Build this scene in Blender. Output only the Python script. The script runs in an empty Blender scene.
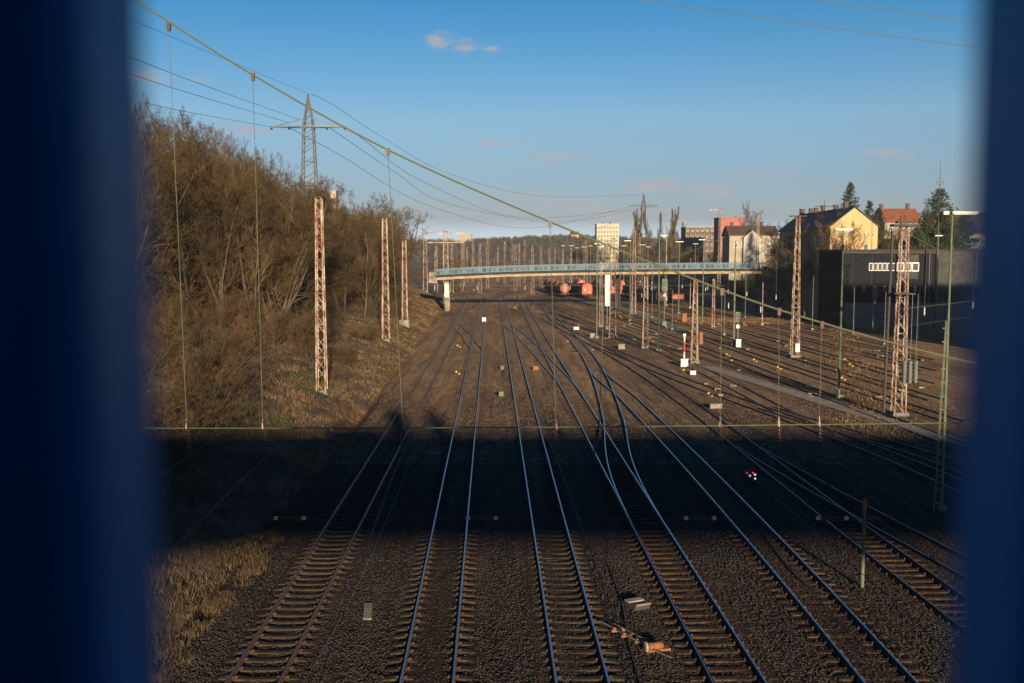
import bpy, math, random
import numpy as np
from mathutils import Vector, Matrix
R = math.radians
random.seed(7); rng = np.random.default_rng(7)
scn = bpy.context.scene
COL = scn.collection

# ------------------------------------------------------------------ camera
CAM_H = 12.27; F = 995.0; PITCH = 4.91
cd = bpy.data.cameras.new("camera"); cam = bpy.data.objects.new("camera", cd); COL.objects.link(cam)
cam.location = (0, 0, CAM_H); cam.rotation_euler = (R(90 - PITCH), 0, 0)
cd.lens = 35.0; cd.sensor_width = 36.0; cd.clip_start = 0.05; cd.clip_end = 6000
cd.dof.use_dof = True; cd.dof.focus_distance = 90.0; cd.dof.aperture_fstop = 3.5
scn.camera = cam

# ------------------------------------------------------------------ sky, sun, exposure
SUN_EL, SUN_AZ = 9.95, 171.0          # the low sun stands behind the camera, a little to the right
world = bpy.data.worlds.new("World"); scn.world = world; world.use_nodes = True
nt = world.node_tree; nt.nodes.clear()
out = nt.nodes.new('ShaderNodeOutputWorld'); bg = nt.nodes.new('ShaderNodeBackground')
sky = nt.nodes.new('ShaderNodeTexSky'); sky.sky_type = 'NISHITA'; sky.sun_disc = False
sky.sun_elevation = R(SUN_EL); sky.sun_rotation = R(SUN_AZ); sky.air_density = 1.0; sky.dust_density = 0.35; sky.ozone_density = 2.2
bg.inputs['Strength'].default_value = 0.1
# small evening clouds: noise clipped to a low band of the sky
tc = nt.nodes.new('ShaderNodeTexCoord')
L = nt.links.new
mp = nt.nodes.new('ShaderNodeMapping'); mp.inputs['Scale'].default_value = (9, 9, 44); mp.inputs['Location'].default_value = (3.1, 0.4, 5.2)
nz = nt.nodes.new('ShaderNodeTexNoise'); nz.inputs['Scale'].default_value = 1.5; nz.inputs['Detail'].default_value = 6; nz.inputs['Roughness'].default_value = .55
cr = nt.nodes.new('ShaderNodeValToRGB'); cr.color_ramp.elements[0].position = .60; cr.color_ramp.elements[1].position = .74
sep = nt.nodes.new('ShaderNodeSeparateXYZ')
band = nt.nodes.new('ShaderNodeValToRGB')
e = band.color_ramp.elements; e[0].position = 0.0; e[0].color = (.55, .55, .55, 1); e[1].position = .25; e[1].color = (.12, .12, .12, 1)
e2 = band.color_ramp.elements.new(.085); e2.color = (1, 1, 1, 1); e3 = band.color_ramp.elements.new(.13); e3.color = (.22, .22, .22, 1)
mul = nt.nodes.new('ShaderNodeMath'); mul.operation = 'MULTIPLY'
def _n(t, op=None, *vals):
    q = nt.nodes.new(t)
    if op: q.operation = op
    for i_, v_ in enumerate(vals):
        if v_ is None: continue
        if hasattr(v_, 'is_linked') : nt.links.new(v_, q.inputs[i_])
        else: q.inputs[i_].default_value = v_
    return q
# the few small clouds of that evening: azimuth, elevation, half widths in radians
puff = None
for (a0, e0, wa, we, st_) in [(-.070, .207, .016, .010, .8), (-.046, .203, .020, .007, .9), (-.024, .200, .014, .006, .6), (-.345, .163, .028, .008, .6), (-.300, .166, .016, .006, .5), (-.266, .118, .045, .008, .7), (-.015, .112, .026, .006, .55), (.048, .098, .034, .007, .95), (.148, .069, .040, .0075, 1.0), (.196, .063, .028, .008, .8), (.010, .060, .05, .006, .5), (.06, .052, .06, .007, .5), (.355, .094, .030, .006, .6), (-.19, .072, .03, .006, .6), (-.06, .045, .09, .007, .45), (.10, .043, .09, .008, .5), (.235, .078, .05, .005, .4)]:
    v0 = Vector((math.sin(a0)*math.cos(e0), math.cos(a0)*math.cos(e0), math.sin(e0)))
    s1 = _n('ShaderNodeVectorMath', 'SUBTRACT', tc.outputs['Generated'], tuple(v0)); s2 = _n('ShaderNodeVectorMath', 'MULTIPLY', s1.outputs[0], (1/wa, 1/wa, 1/we))
    s3 = _n('ShaderNodeVectorMath', 'LENGTH', s2.outputs[0]); s4 = nt.nodes.new('ShaderNodeMapRange'); s4.inputs['From Min'].default_value = 1.25; s4.inputs['From Max'].default_value = 0; s4.inputs['To Max'].default_value = st_
    nt.links.new(s3.outputs['Value'], s4.inputs['Value'])
    puff = s4.outputs[0] if puff is None else _n('ShaderNodeMath', 'MAXIMUM', puff, s4.outputs[0]).outputs[0]
mp2 = nt.nodes.new('ShaderNodeMapping'); mp2.inputs['Scale'].default_value = (45, 45, 150); nz2 = nt.nodes.new('ShaderNodeTexNoise'); nz2.inputs['Scale'].default_value = 1; nz2.inputs['Detail'].default_value = 5
nt.links.new(tc.outputs['Generated'], mp2.inputs['Vector']); nt.links.new(mp2.outputs[0], nz2.inputs['Vector'])
pz = nt.nodes.new('ShaderNodeMapRange'); pz.inputs['From Min'].default_value = .42; pz.inputs['From Max'].default_value = .70; pz.inputs['To Min'].default_value = .35; pz.inputs['To Max'].default_value = 1.6; nt.links.new(nz2.outputs['Fac'], pz.inputs['Value'])
pf = _n('ShaderNodeMath', 'MULTIPLY', puff, pz.outputs[0]); pf2 = nt.nodes.new('ShaderNodeMapRange'); pf2.inputs['From Min'].default_value = .07; pf2.inputs['From Max'].default_value = .55; nt.links.new(pf.outputs[0], pf2.inputs['Value'])
pf3 = _n('ShaderNodeMath', 'MULTIPLY', pf2.outputs[0], .8)
mul2 = nt.nodes.new('ShaderNodeMath'); mul2.operation = 'MULTIPLY'; mul2.inputs[1].default_value = .06
mix = nt.nodes.new('ShaderNodeMixRGB'); mix.inputs['Color2'].default_value = (1.62, 1.58, 1.78, 1)
L = nt.links.new
L(tc.outputs['Generated'], mp.inputs['Vector']); L(mp.outputs['Vector'], nz.inputs['Vector']); L(nz.outputs['Fac'], cr.inputs['Fac'])
L(tc.outputs['Generated'], sep.inputs[0]); L(sep.outputs['Z'], band.inputs['Fac'])
L(cr.outputs['Color'], mul.inputs[0]); L(band.outputs['Color'], mul.inputs[1]); L(mul.outputs[0], mul2.inputs[0])
grd = nt.nodes.new('ShaderNodeValToRGB'); GR = grd.color_ramp     # clear winter air: bluer than the model's evening sky
STOPS = [(0, (.40, .54, 1)), (.02, (.34, .44, .86)), (.036, (.225, .245, .385)), (.075, (.245, .275, .38)), (.133, (.285, .35, .43)), (.19, (.18, .33, .435)), (.238, (.10, .30, .435)), (.6, (.06, .21, .375))]
GR.elements[0].position = 0; GR.elements[0].color = (*STOPS[0][1], 1); GR.elements[1].position = STOPS[-1][0]; GR.elements[1].color = (*STOPS[-1][1], 1)
for p_, c_ in STOPS[1:-1]: e_ = GR.elements.new(p_); e_.color = (*c_, 1)
mg = nt.nodes.new('ShaderNodeMixRGB'); mg.blend_type = 'MULTIPLY'; mg.inputs['Fac'].default_value = 1
L(sep.outputs['Z'], grd.inputs['Fac']); L(sky.outputs['Color'], mg.inputs['Color1']); L(grd.outputs['Color'], mg.inputs['Color2'])
pm2 = _n('ShaderNodeMath', 'MAXIMUM', mul2.outputs[0], pf3.outputs[0]); pm2.use_clamp = True; L(pm2.outputs[0], mix.inputs['Fac']); L(mg.outputs['Color'], mix.inputs['Color1']); L(mix.outputs['Color'], bg.inputs['Color'])
L(bg.outputs['Background'], out.inputs['Surface'])

sd = bpy.data.lights.new("sun", 'SUN'); sd.energy = 5.0; sd.angle = R(1.1); sd.color = (1.0, .80, .56)
so = bpy.data.objects.new("sun", sd); COL.objects.link(so)
az = R(SUN_AZ); el = R(SUN_EL)
sdir = Vector((math.sin(az) * math.cos(el), math.cos(az) * math.cos(el), math.sin(el)))
so.rotation_euler = sdir.to_track_quat('Z', 'Y').to_euler(); so.location = (20, -60, 60)

scn.view_settings.view_transform = 'Standard'; scn.view_settings.look = 'None'
scn.view_settings.gamma = 1.0; scn.view_settings.exposure = 1.4; scn.view_settings.use_curve_mapping = False

# ------------------------------------------------------------------ measuring: pixel of the photograph -> place in the yard
CP, SP = math.cos(R(PITCH)), math.sin(R(PITCH))
def ray(px, py):
    u = (px - 512) / F; v = (341.5 - py) / F
    return np.array((u, CP + v * SP, -SP + v * CP))
def G(px, py, z=0.0):
    d = ray(px, py); t = (z - CAM_H) / d[2]
    return Vector((d[0] * t, d[1] * t, z))
def D(px, py, Y):
    d = ray(px, py); t = Y / d[1]
    return Vector((d[0] * t, Y, CAM_H + d[2] * t))

# ------------------------------------------------------------------ materials
def mat(name, c, rough=.8, metal=0.0, c2=None, scale=3.0, detail=6, bump=0.0, bscale=None, lo=.35, hi=.65, spec=.3, stretch=None, c3=None, s3=.3):
    m = bpy.data.materials.new(name); m.use_nodes = True
    n = m.node_tree; b = n.nodes['Principled BSDF']
    b.inputs['Base Color'].default_value = (*c, 1); b.inputs['Roughness'].default_value = rough; b.inputs['Metallic'].default_value = metal
    b.inputs['Specular IOR Level'].default_value = spec
    if c2 or bump:
        g = n.nodes.new('ShaderNodeNewGeometry'); mp = n.nodes.new('ShaderNodeMapping')
        if stretch: mp.inputs['Scale'].default_value = stretch
        n.links.new(g.outputs['Position'], mp.inputs['Vector'])
    if c2:
        t = n.nodes.new('ShaderNodeTexNoise'); t.inputs['Scale'].default_value = scale; t.inputs['Detail'].default_value = detail
        t.inputs['Roughness'].default_value = .65
        r = n.nodes.new('ShaderNodeValToRGB'); r.color_ramp.elements[0].position = lo; r.color_ramp.elements[1].position = hi
        r.color_ramp.elements[0].color = (*c, 1); r.color_ramp.elements[1].color = (*c2, 1)
        n.links.new(mp.outputs[0], t.inputs['Vector']); n.links.new(t.outputs['Fac'], r.inputs['Fac'])
        col = r.outputs['Color']
        if c3:
            t3 = n.nodes.new('ShaderNodeTexNoise'); t3.inputs['Scale'].default_value = s3; t3.inputs['Detail'].default_value = 5
            r3 = n.nodes.new('ShaderNodeValToRGB'); r3.color_ramp.elements[0].position = .42; r3.color_ramp.elements[1].position = .62
            mx = n.nodes.new('ShaderNodeMixRGB'); mx.inputs['Color2'].default_value = (*c3, 1)
            n.links.new(mp.outputs[0], t3.inputs['Vector']); n.links.new(t3.outputs['Fac'], r3.inputs['Fac'])
            n.links.new(r3.outputs['Color'], mx.inputs['Fac']); n.links.new(col, mx.inputs['Color1']); col = mx.outputs['Color']
        n.links.new(col, b.inputs['Base Color'])
    if bump:
        t2 = n.nodes.new('ShaderNodeTexNoise'); t2.inputs['Scale'].default_value = bscale or scale * 3; t2.inputs['Detail'].default_value = 5
        bp = n.nodes.new('ShaderNodeBump'); bp.inputs['Strength'].default_value = bump; bp.inputs['Distance'].default_value = .05
        n.links.new(mp.outputs[0], t2.inputs['Vector']); n.links.new(t2.outputs['Fac'], bp.inputs['Height']); n.links.new(bp.outputs[0], b.inputs['Normal'])
    return m

def ballast_mat():
    m = bpy.data.materials.new("ballast"); m.use_nodes = True
    n = m.node_tree; b = n.nodes['Principled BSDF']; b.inputs['Roughness'].default_value = .95; b.inputs['Specular IOR Level'].default_value = .15
    g = n.nodes.new('ShaderNodeNewGeometry')
    v = n.nodes.new('ShaderNodeTexVoronoi'); v.inputs['Scale'].default_value = 13; v.inputs['Randomness'].default_value = 1
    big = n.nodes.new('ShaderNodeTexNoise'); big.inputs['Scale'].default_value = .16; big.inputs['Detail'].default_value = 8; big.inputs['Roughness'].default_value = .6
    mp = n.nodes.new('ShaderNodeMapping'); mp.inputs['Scale'].default_value = (1, .16, 1)
    med = n.nodes.new('ShaderNodeTexNoise'); med.inputs['Scale'].default_value = .9; med.inputs['Detail'].default_value = 7; med.inputs['Roughness'].default_value = .7
    r = n.nodes.new('ShaderNodeValToRGB'); cr = r.color_ramp
    cr.elements[0].position = 0; cr.elements[0].color = (.048, .038, .029, 1); cr.elements[1].position = 1; cr.elements[1].color = (.165, .135, .105, 1)
    q = cr.elements.new(.5); q.color = (.092, .072, .053, 1)
    r2 = n.nodes.new('ShaderNodeValToRGB'); r2.color_ramp.elements[0].position = .38; r2.color_ramp.elements[0].color = (.45, .40, .36, 1)
    r2.color_ramp.elements[1].position = .6; r2.color_ramp.elements[1].color = (1.2, 1.12, 1.02, 1)
    r3 = n.nodes.new('ShaderNodeValToRGB'); r3.color_ramp.elements[0].position = .35; r3.color_ramp.elements[0].color = (.5, .44, .40, 1)
    r3.color_ramp.elements[1].position = .66; r3.color_ramp.elements[1].color = (1.15, 1.08, 1, 1)
    k = n.links.new
    k(g.outputs['Position'], v.inputs['Vector']); k(g.outputs['Position'], mp.inputs['Vector']); k(mp.outputs[0], big.inputs['Vector']); k(mp.outputs[0], med.inputs['Vector'])
    sp = n.nodes.new('ShaderNodeSeparateColor'); k(v.outputs['Color'], sp.inputs[0]); k(sp.outputs[0], r.inputs['Fac'])
    k(big.outputs['Fac'], r2.inputs['Fac']); k(med.outputs['Fac'], r3.inputs['Fac'])
    a = n.nodes.new('ShaderNodeMixRGB'); a.blend_type = 'MULTIPLY'; a.inputs['Fac'].default_value = 1
    c = n.nodes.new('ShaderNodeMixRGB'); c.blend_type = 'MULTIPLY'; c.inputs['Fac'].default_value = 1
    k(r.outputs[0], a.inputs['Color1']); k(r2.outputs[0], a.inputs['Color2']); k(a.outputs[0], c.inputs['Color1']); k(r3.outputs[0], c.inputs['Color2'])
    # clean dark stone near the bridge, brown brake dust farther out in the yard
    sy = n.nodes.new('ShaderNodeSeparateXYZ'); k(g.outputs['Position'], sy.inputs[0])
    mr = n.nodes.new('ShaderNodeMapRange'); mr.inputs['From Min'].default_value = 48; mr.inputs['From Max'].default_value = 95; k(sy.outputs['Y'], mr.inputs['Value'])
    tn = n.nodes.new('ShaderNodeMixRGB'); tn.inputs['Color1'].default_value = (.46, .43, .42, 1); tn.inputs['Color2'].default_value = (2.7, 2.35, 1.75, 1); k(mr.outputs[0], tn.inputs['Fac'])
    # sparse gritty flecks and dark oily streaks running with the rails
    st = n.nodes.new('ShaderNodeTexNoise'); st.inputs['Scale'].default_value = 1.0; st.inputs['Detail'].default_value = 6; mps = n.nodes.new('ShaderNodeMapping'); mps.inputs['Scale'].default_value = (2.2, .05, 1); mps.inputs['Rotation'].default_value = (0, 0, -.03)
    k(g.outputs['Position'], mps.inputs['Vector']); k(mps.outputs[0], st.inputs['Vector']); rs_ = n.nodes.new('ShaderNodeValToRGB'); rs_.color_ramp.elements[0].position = .36; rs_.color_ramp.elements[0].color = (.5, .47, .45, 1); rs_.color_ramp.elements[1].position = .56; rs_.color_ramp.elements[1].color = (1.1, 1.08, 1.05, 1); k(st.outputs['Fac'], rs_.inputs['Fac'])
    c9 = n.nodes.new('ShaderNodeMixRGB'); c9.blend_type = 'MULTIPLY'; c9.inputs['Fac'].default_value = 1; k(c.outputs[0], c9.inputs['Color1']); k(rs_.outputs[0], c9.inputs['Color2']); c = c9
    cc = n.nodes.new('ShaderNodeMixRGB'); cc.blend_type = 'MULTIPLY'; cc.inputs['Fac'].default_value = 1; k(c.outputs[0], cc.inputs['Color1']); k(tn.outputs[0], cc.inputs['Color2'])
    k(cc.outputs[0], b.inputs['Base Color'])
    fine = n.nodes.new('ShaderNodeTexNoise'); fine.inputs['Scale'].default_value = 7; fine.inputs['Detail'].default_value = 8; fine.inputs['Roughness'].default_value = .75
    k(g.outputs['Position'], fine.inputs['Vector'])
    ad = n.nodes.new('ShaderNodeMath'); ad.operation = 'ADD'; k(v.outputs['Distance'], ad.inputs[0]); k(fine.outputs['Fac'], ad.inputs[1])
    bp = n.nodes.new('ShaderNodeBump'); bp.inputs['Strength'].default_value = 1; bp.inputs['Distance'].default_value = .09
    k(ad.outputs[0], bp.inputs['Height']); k(bp.outputs[0], b.inputs['Normal'])
    return m

M = {}
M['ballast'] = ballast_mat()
M['stone'] = mat('ballast_stone', (.020, .017, .014), .9, c2=(.085, .072, .06), scale=9, detail=2, spec=.15)
M['bank'] = mat('bank_soil', (.036, .023, .012), .95, c2=(.105, .066, .034), scale=.8, bump=1, bscale=3, c3=(.028, .021, .012), s3=.25)
M['drygrass'] = mat('dry_grass', (.04, .026, .013), .9, c2=(.20, .132, .07), scale=1.1, spec=.05, c3=(.06, .034, .017), s3=.22)
M['greengrass'] = mat('green_grass', (.018, .026, .008), .9, c2=(.045, .05, .018), scale=.8, spec=.05)
M['tuft'] = mat('straw_tuft', (.035, .026, .015), .9, c2=(.115, .082, .048), scale=5, spec=.05)
M['bark'] = mat('bark', (.028, .021, .014), .9, c2=(.065, .05, .032), scale=1.2)
M['twig'] = mat('twigs', (.028, .019, .011), .9, c2=(.125, .086, .045), scale=.45, spec=.05, c3=(.046, .034, .017), s3=.13)
M['twig_red'] = mat('reddish_twigs', (.042, .022, .012), .9, c2=(.13, .076, .04), scale=.5, spec=.05, c3=(.05, .04, .018), s3=.13)
M['rail_top'] = mat('polished_rail', (.36, .38, .40), .30, 1.0, c2=(.44, .45, .47), scale=1.5)
M['rail_side'] = mat('rusty_rail_side', (.035, .02, .013), .8, 0, c2=(.085, .042, .022), scale=3)
M['rail_rust'] = mat('dull_rail', (.16, .12, .10), .42, .7)
M['sleeper'] = mat('sleeper_grey_brown', (.024, .019, .014), .9, c2=(.048, .037, .026), scale=2.4, bump=.5, bscale=14, spec=.1, c3=(.03, .02, .013), s3=.8)
M['timber'] = mat('sleeper_timber', (.016, .011, .008), .9, c2=(.065, .042, .026), scale=2.6, bump=.6, bscale=14, spec=.1, c3=(.03, .016, .009), s3=1.1)
M['mast'] = mat('weathered_mast_paint', (.22, .15, .11), .8, c2=(.34, .29, .24), scale=2.6, detail=12, lo=.32, hi=.55, c3=(.17, .075, .045), s3=1.1)
M['mast_pale'] = mat('pale_mast_paint', (.24, .19, .145), .75, c2=(.34, .29, .24), scale=2.0, detail=10, c3=(.20, .12, .08), s3=.6)
M['mast_dark'] = mat('dark_mast_steel', (.030, .026, .022), .8)
M['green'] = mat('green_post_paint', (.045, .064, .040), .7, c2=(.085, .105, .068), scale=1.5)
M['grey'] = mat('galvanised_steel', (.055, .06, .06), .6, .1, c2=(.10, .105, .10), scale=3)
M['concrete'] = mat('concrete', (.12, .105, .085), .9, c2=(.22, .195, .16), scale=1.5, c3=(.09, .075, .06), s3=.7)
M['cream_concrete'] = mat('cream_concrete', (.15, .115, .075), .85, c2=(.24, .19, .13), scale=.6)
M['white'] = mat('white_paint', (.33, .32, .29), .55, c2=(.46, .45, .42), scale=1.5)
M['yellow'] = mat('yellow_paint', (.38, .22, .02), .6, c2=(.26, .14, .02), scale=4)
M['orange'] = mat('orange_rust', (.20, .075, .025), .75, c2=(.085, .035, .018), scale=9)
M['red'] = mat('red_paint', (.30, .03, .02), .5)
M['wire'] = mat('wire_verdigris', (.062, .072, .042), .65)
M['wire_dark'] = mat('wire_dark', (.035, .035, .032), .6)
M['ceramic'] = mat('insulator_white', (.26, .245, .21), .4)
M['ceramic_brown'] = mat('insulator_brown', (.05, .022, .015), .35)
M['blue'] = mat('blue_railing_paint', (.012, .22, .48), .5, c2=(.010, .19, .43), scale=30, spec=.35)
M['bridge_blue'] = mat('pale_blue_railing', (.045, .09, .125), .6)
M['dark'] = mat('dark_underside', (.018, .016, .014), .85)
M['glass'] = mat('window_glass', (.03, .035, .045), .15, spec=.6)
M['slate'] = mat('slate_cladding', (.007, .008, .011), .9, c2=(.012, .013, .017), scale=2, spec=.05)
M['roof_slate'] = mat('roof_slate', (.02, .024, .034), .75, c2=(.035, .04, .05), scale=1)
M['roof_brown'] = mat('roof_brown', (.035, .024, .019), .8, c2=(.06, .04, .032), scale=1)
M['roof_red'] = mat('roof_red', (.11, .032, .018), .8, c2=(.16, .055, .03), scale=1)

M['grey_base'] = mat('grey_base_wall', (.07, .07, .07), .9, c2=(.13, .125, .12), scale=.7, bump=.3, spec=.05)
M['sleeper_far'] = mat('sleeper_under_dust', (.028, .020, .014), .95, c2=(.11, .082, .056), scale=1.3, spec=.1, c3=(.035, .026, .018), s3=.25)
# ------------------------------------------------------------------ mesh builders
class MB:
    def __init__(s): s.v = []; s.f = []; s.mi = []
    def quad(s, a, b, c, d, m=0):
        n = len(s.v); s.v += [tuple(a), tuple(b), tuple(c), tuple(d)]; s.f.append((n, n+1, n+2, n+3)); s.mi.append(m)
    def poly(s, pts, m=0):
        n = len(s.v); s.v += [tuple(p) for p in pts]; s.f.append(tuple(range(n, n+len(pts)))); s.mi.append(m)
    def box(s, c, size, rz=0.0, m=0, taper=1.0):
        cx, cy, cz = c; sx, sy, sz = size[0]/2, size[1]/2, size[2]/2; n = len(s.v); ca, sa = math.cos(rz), math.sin(rz)
        for k, z in ((1, -sz), (taper, sz)):
            for x, y in ((-sx, -sy), (sx, -sy), (sx, sy), (-sx, sy)):
                x *= k; y *= k
                s.v.append((cx + x*ca - y*sa, cy + x*sa + y*ca, cz + z))
        for f in ((3,2,1,0), (4,5,6,7), (0,1,5,4), (1,2,6,5), (2,3,7,6), (3,0,4,7)):
            s.f.append(tuple(n + i for i in f)); s.mi.append(m)
    def tube(s, pts, r, n=6, m=0, r2=None, cap=True):
        pts = [Vector(p) for p in pts]; base = len(s.v); N = len(pts)
        for i, p in enumerate(pts):
            t = (pts[min(i+1, N-1)] - pts[max(i-1, 0)]).normalized()
            a = t.cross(Vector((0, 0, 1)));
            if a.length < 1e-3: a = Vector((1, 0, 0))
            a.normalize(); b = t.cross(a)
            rr = r if r2 is None else r + (r2 - r) * i / max(1, N-1)
            for k in range(n):
                w = 2*math.pi*k/n + (math.pi/4 if n == 4 else 0)
                s.v.append(tuple(p + (a*math.cos(w) + b*math.sin(w)) * rr))
        for i in range(N-1):
            for k in range(n):
                s.f.append((base+i*n+k, base+i*n+(k+1) % n, base+(i+1)*n+(k+1) % n, base+(i+1)*n+k)); s.mi.append(m)
        if cap:
            s.f.append(tuple(base+k for k in range(n))[::-1]); s.mi.append(m)
            s.f.append(tuple(base+(N-1)*n+k for k in range(n))); s.mi.append(m)
    def lathe(s, c, prof, n=12, m=0, axis='z'):
        base = len(s.v)
        for r, h in prof:
            for k in range(n):
                w = 2*math.pi*k/n; x, y = r*math.cos(w), r*math.sin(w)
                p = (x, y, h) if axis == 'z' else ((x, h, y) if axis == 'y' else (h, x, y))
                s.v.append((c[0]+p[0], c[1]+p[1], c[2]+p[2]))
        for i in range(len(prof)-1):
            for k in range(n):
                s.f.append((base+i*n+k, base+i*n+(k+1) % n, base+(i+1)*n+(k+1) % n, base+(i+1)*n+k)); s.mi.append(m)
        s.f.append(tuple(base+k for k in range(n))[::-1]); s.mi.append(m)
        s.f.append(tuple(base+(len(prof)-1)*n+k for k in range(n))); s.mi.append(m)
    def build(s, name, mats, parent=None, loc=None, smooth=False):
        me = bpy.data.meshes.new(name); me.from_pydata(s.v, [], s.f)
        if not isinstance(mats, (list, tuple)): mats = [mats]
        for q in mats: me.materials.append(M[q] if isinstance(q, str) else q)
        if len(mats) > 1: me.polygons.foreach_set('material_index', s.mi)
        if smooth: me.polygons.foreach_set('use_smooth', [True]*len(s.f))
        me.update()
        o = bpy.data.objects.new(name, me); COL.objects.link(o)
        if parent is not None: o.parent = parent
        if loc is not None: o.location = loc
        return o
def np_mesh(name, V, Fc, mats, parent=None, fm=None):
    me = bpy.data.meshes.new(name); nv, nf, k = len(V), len(Fc), Fc.shape[1]
    me.vertices.add(nv); me.vertices.foreach_set('co', V.astype(np.float32).ravel())
    me.loops.add(nf*k); me.loops.foreach_set('vertex_index', Fc.astype(np.int32).ravel())
    me.polygons.add(nf); me.polygons.foreach_set('loop_start', np.arange(0, nf*k, k, dtype=np.int32))
    try: me.polygons.foreach_set('loop_total', np.full(nf, k, dtype=np.int32))
    except Exception: pass
    for q in (mats if isinstance(mats, (list, tuple)) else [mats]): me.materials.append(M[q])
    if fm is not None: me.polygons.foreach_set('material_index', fm.astype(np.int32))
    me.update(); me.validate()
    o = bpy.data.objects.new(name, me); COL.objects.link(o)
    if parent is not None: o.parent = parent
    return o
def scatter(tv, tf, pos, sc, rot):
    """copies of a small template: pos (n,3), sc (n,3), rot z (n) -> one vertex and one face array"""
    n = len(pos); c, s = np.cos(rot)[:, None], np.sin(rot)[:, None]
    P = tv[None] * sc[:, None, :]
    X = P[..., 0]*c - P[..., 1]*s; Y = P[..., 0]*s + P[..., 1]*c
    V = np.stack([X, Y, P[..., 2]], -1) + pos[:, None, :]
    Fc = tf[None] + (np.arange(n) * len(tv))[:, None, None]
    return V.reshape(-1, 3), Fc.reshape(-1, tf.shape[1])
def tag(o, label=None, cat=None, group=None, kind=None):
    if label: o['label'] = label
    if cat: o['category'] = cat
    if group: o['group'] = group
    if kind: o['kind'] = kind
    return o
def empty(name, loc, rz=0.0, label=None, cat=None, group=None):
    o = bpy.data.objects.new(name, None); COL.objects.link(o); o.location = loc; o.rotation_euler = (0, 0, rz)
    return tag(o, label, cat, group)
def copy_tree(src, loc, rz=0.0, sc=None, label=None, group=None):
    def cp(o, par):
        c = o.copy(); COL.objects.link(c)
        if par is not None: c.parent = par
        for ch in list(o.children): cp(ch, c)
        return c
    r = cp(src, None); r.location = loc; r.rotation_euler = (0, 0, rz)
    if sc is not None: r.scale = sc if isinstance(sc, (tuple, list)) else (sc, sc, sc)
    if label: r['label'] = label
    if group: r['group'] = group
    return r

# ------------------------------------------------------------------ terrain
def sstep(a, b, x):
    t = np.clip((x - a) / (b - a), 0, 1); return t*t*(3-2*t)
def toe(y):                       # foot of the left bank
    return -10.5 - np.clip(y - 60, 0, None) * .033
def bank_z(x, y):
    d = np.clip(toe(y) - x, 0, None)
    return .36*np.clip(d, 0, 17) + .10*np.clip(d-17, 0, 60) - .25*np.exp(-((d-.5)/.7)**2)
def rtoe(y):
    return 61 + np.clip(y - 240, 0, None)*.02
def right_z(x, y):
    d = np.clip(x - rtoe(y), 0, None)
    return np.clip(.55*d, 0, 6.5) + .02*np.clip(d-14, 0, 400)
def hit_bank(px, py):
    d = ray(px, py); t = 15.0
    while t < 600:
        p = d*t; z = CAM_H + p[2]
        if z <= max(0, float(bank_z(p[0], p[1]))): return Vector((p[0], p[1], z))
        t += .25
    return G(px, py)
def sheet(name, xs, ys, zf, m, jit=0.0):
    X, Y = np.meshgrid(xs, ys); Z = zf(X, Y)
    if jit: Z = Z + rng.normal(0, 1, Z.shape)*jit
    V = np.stack([X, Y, Z], -1).reshape(-1, 3); nx, ny = len(xs), len(ys)
    i = np.arange((ny-1)*(nx-1)); a = (i // (nx-1))*nx + i % (nx-1)
    o = np_mesh(name, V, np.stack([a, a+1, a+nx+1, a+nx], -1), m)
    o.data.polygons.foreach_set('use_smooth', [True]*len(o.data.polygons))
    o['kind'] = 'structure'
    return o
xs = np.concatenate([[-3500, -1500, -600, -200, -60, -20], np.arange(-14, 42, .35), [60, 120, 250, 600, 1500, 3500]])
ys = np.concatenate([[-400, -100, -20, 5], np.arange(20, 75, .35), np.arange(75, 160, 1.2), [200, 260, 340, 500, 800, 1300, 2500, 5500]])
def gz(X, Y):
    near = np.exp(-np.clip(Y-60, 0, None)/60) * ((X > -14.5) & (X < 42) & (Y > 19) & (Y < 160))
    return -.02 + near*(.03*np.sin(X*1.9+.3*np.sin(Y*.2)) + rng.normal(0, .014, X.shape))
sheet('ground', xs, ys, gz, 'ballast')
# left bank
u = np.concatenate([np.arange(0, 6, .3), np.arange(6, 26, .8), np.arange(26, 80, 5), [110, 200, 600]])
yb = np.concatenate([[-60, -20, 0], np.arange(18, 160, .8), np.arange(160, 330, 4), [400, 520, 700, 1000, 1500]])
U, YB = np.meshgrid(u, yb); XB = toe(YB) + .35 - U
ZB = np.where(U < .4, -.06 - .0*U, bank_z(XB, YB)) + rng.normal(0, .07, U.shape)*(U > .4)*(U < 60)
V = np.stack([XB, YB, ZB], -1).reshape(-1, 3); nx, ny = len(u), len(yb); i = np.arange((ny-1)*(nx-1)); a = (i//(nx-1))*nx + i % (nx-1)
o = np_mesh('grassy_bank', V, np.stack([a, a+nx, a+nx+1, a+1], -1), 'bank'); o['kind'] = 'structure'
o.data.polygons.foreach_set('use_smooth', [True]*len(o.data.polygons))
# right embankment behind the yard
u = np.concatenate([np.arange(0, 14, 1), [20, 40, 80, 160, 500, 1200]]); yb = np.concatenate([np.arange(186, 330, 4), [400, 520, 700, 1000, 1500]])
U, YB = np.meshgrid(u, yb); XB = rtoe(YB) + U; ZB = np.where(U < .5, -.08, right_z(XB, YB)*sstep(186, 196, YB)) + rng.normal(0, .12, U.shape)*(U > .5)
V = np.stack([XB, YB, ZB], -1).reshape(-1, 3); nx, ny = len(u), len(yb); i = np.arange((ny-1)*(nx-1)); a = (i//(nx-1))*nx + i % (nx-1)
o = np_mesh('embankment', V, np.stack([a, a+1, a+nx+1, a+nx], -1), 'bank'); o['kind'] = 'structure'

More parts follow.
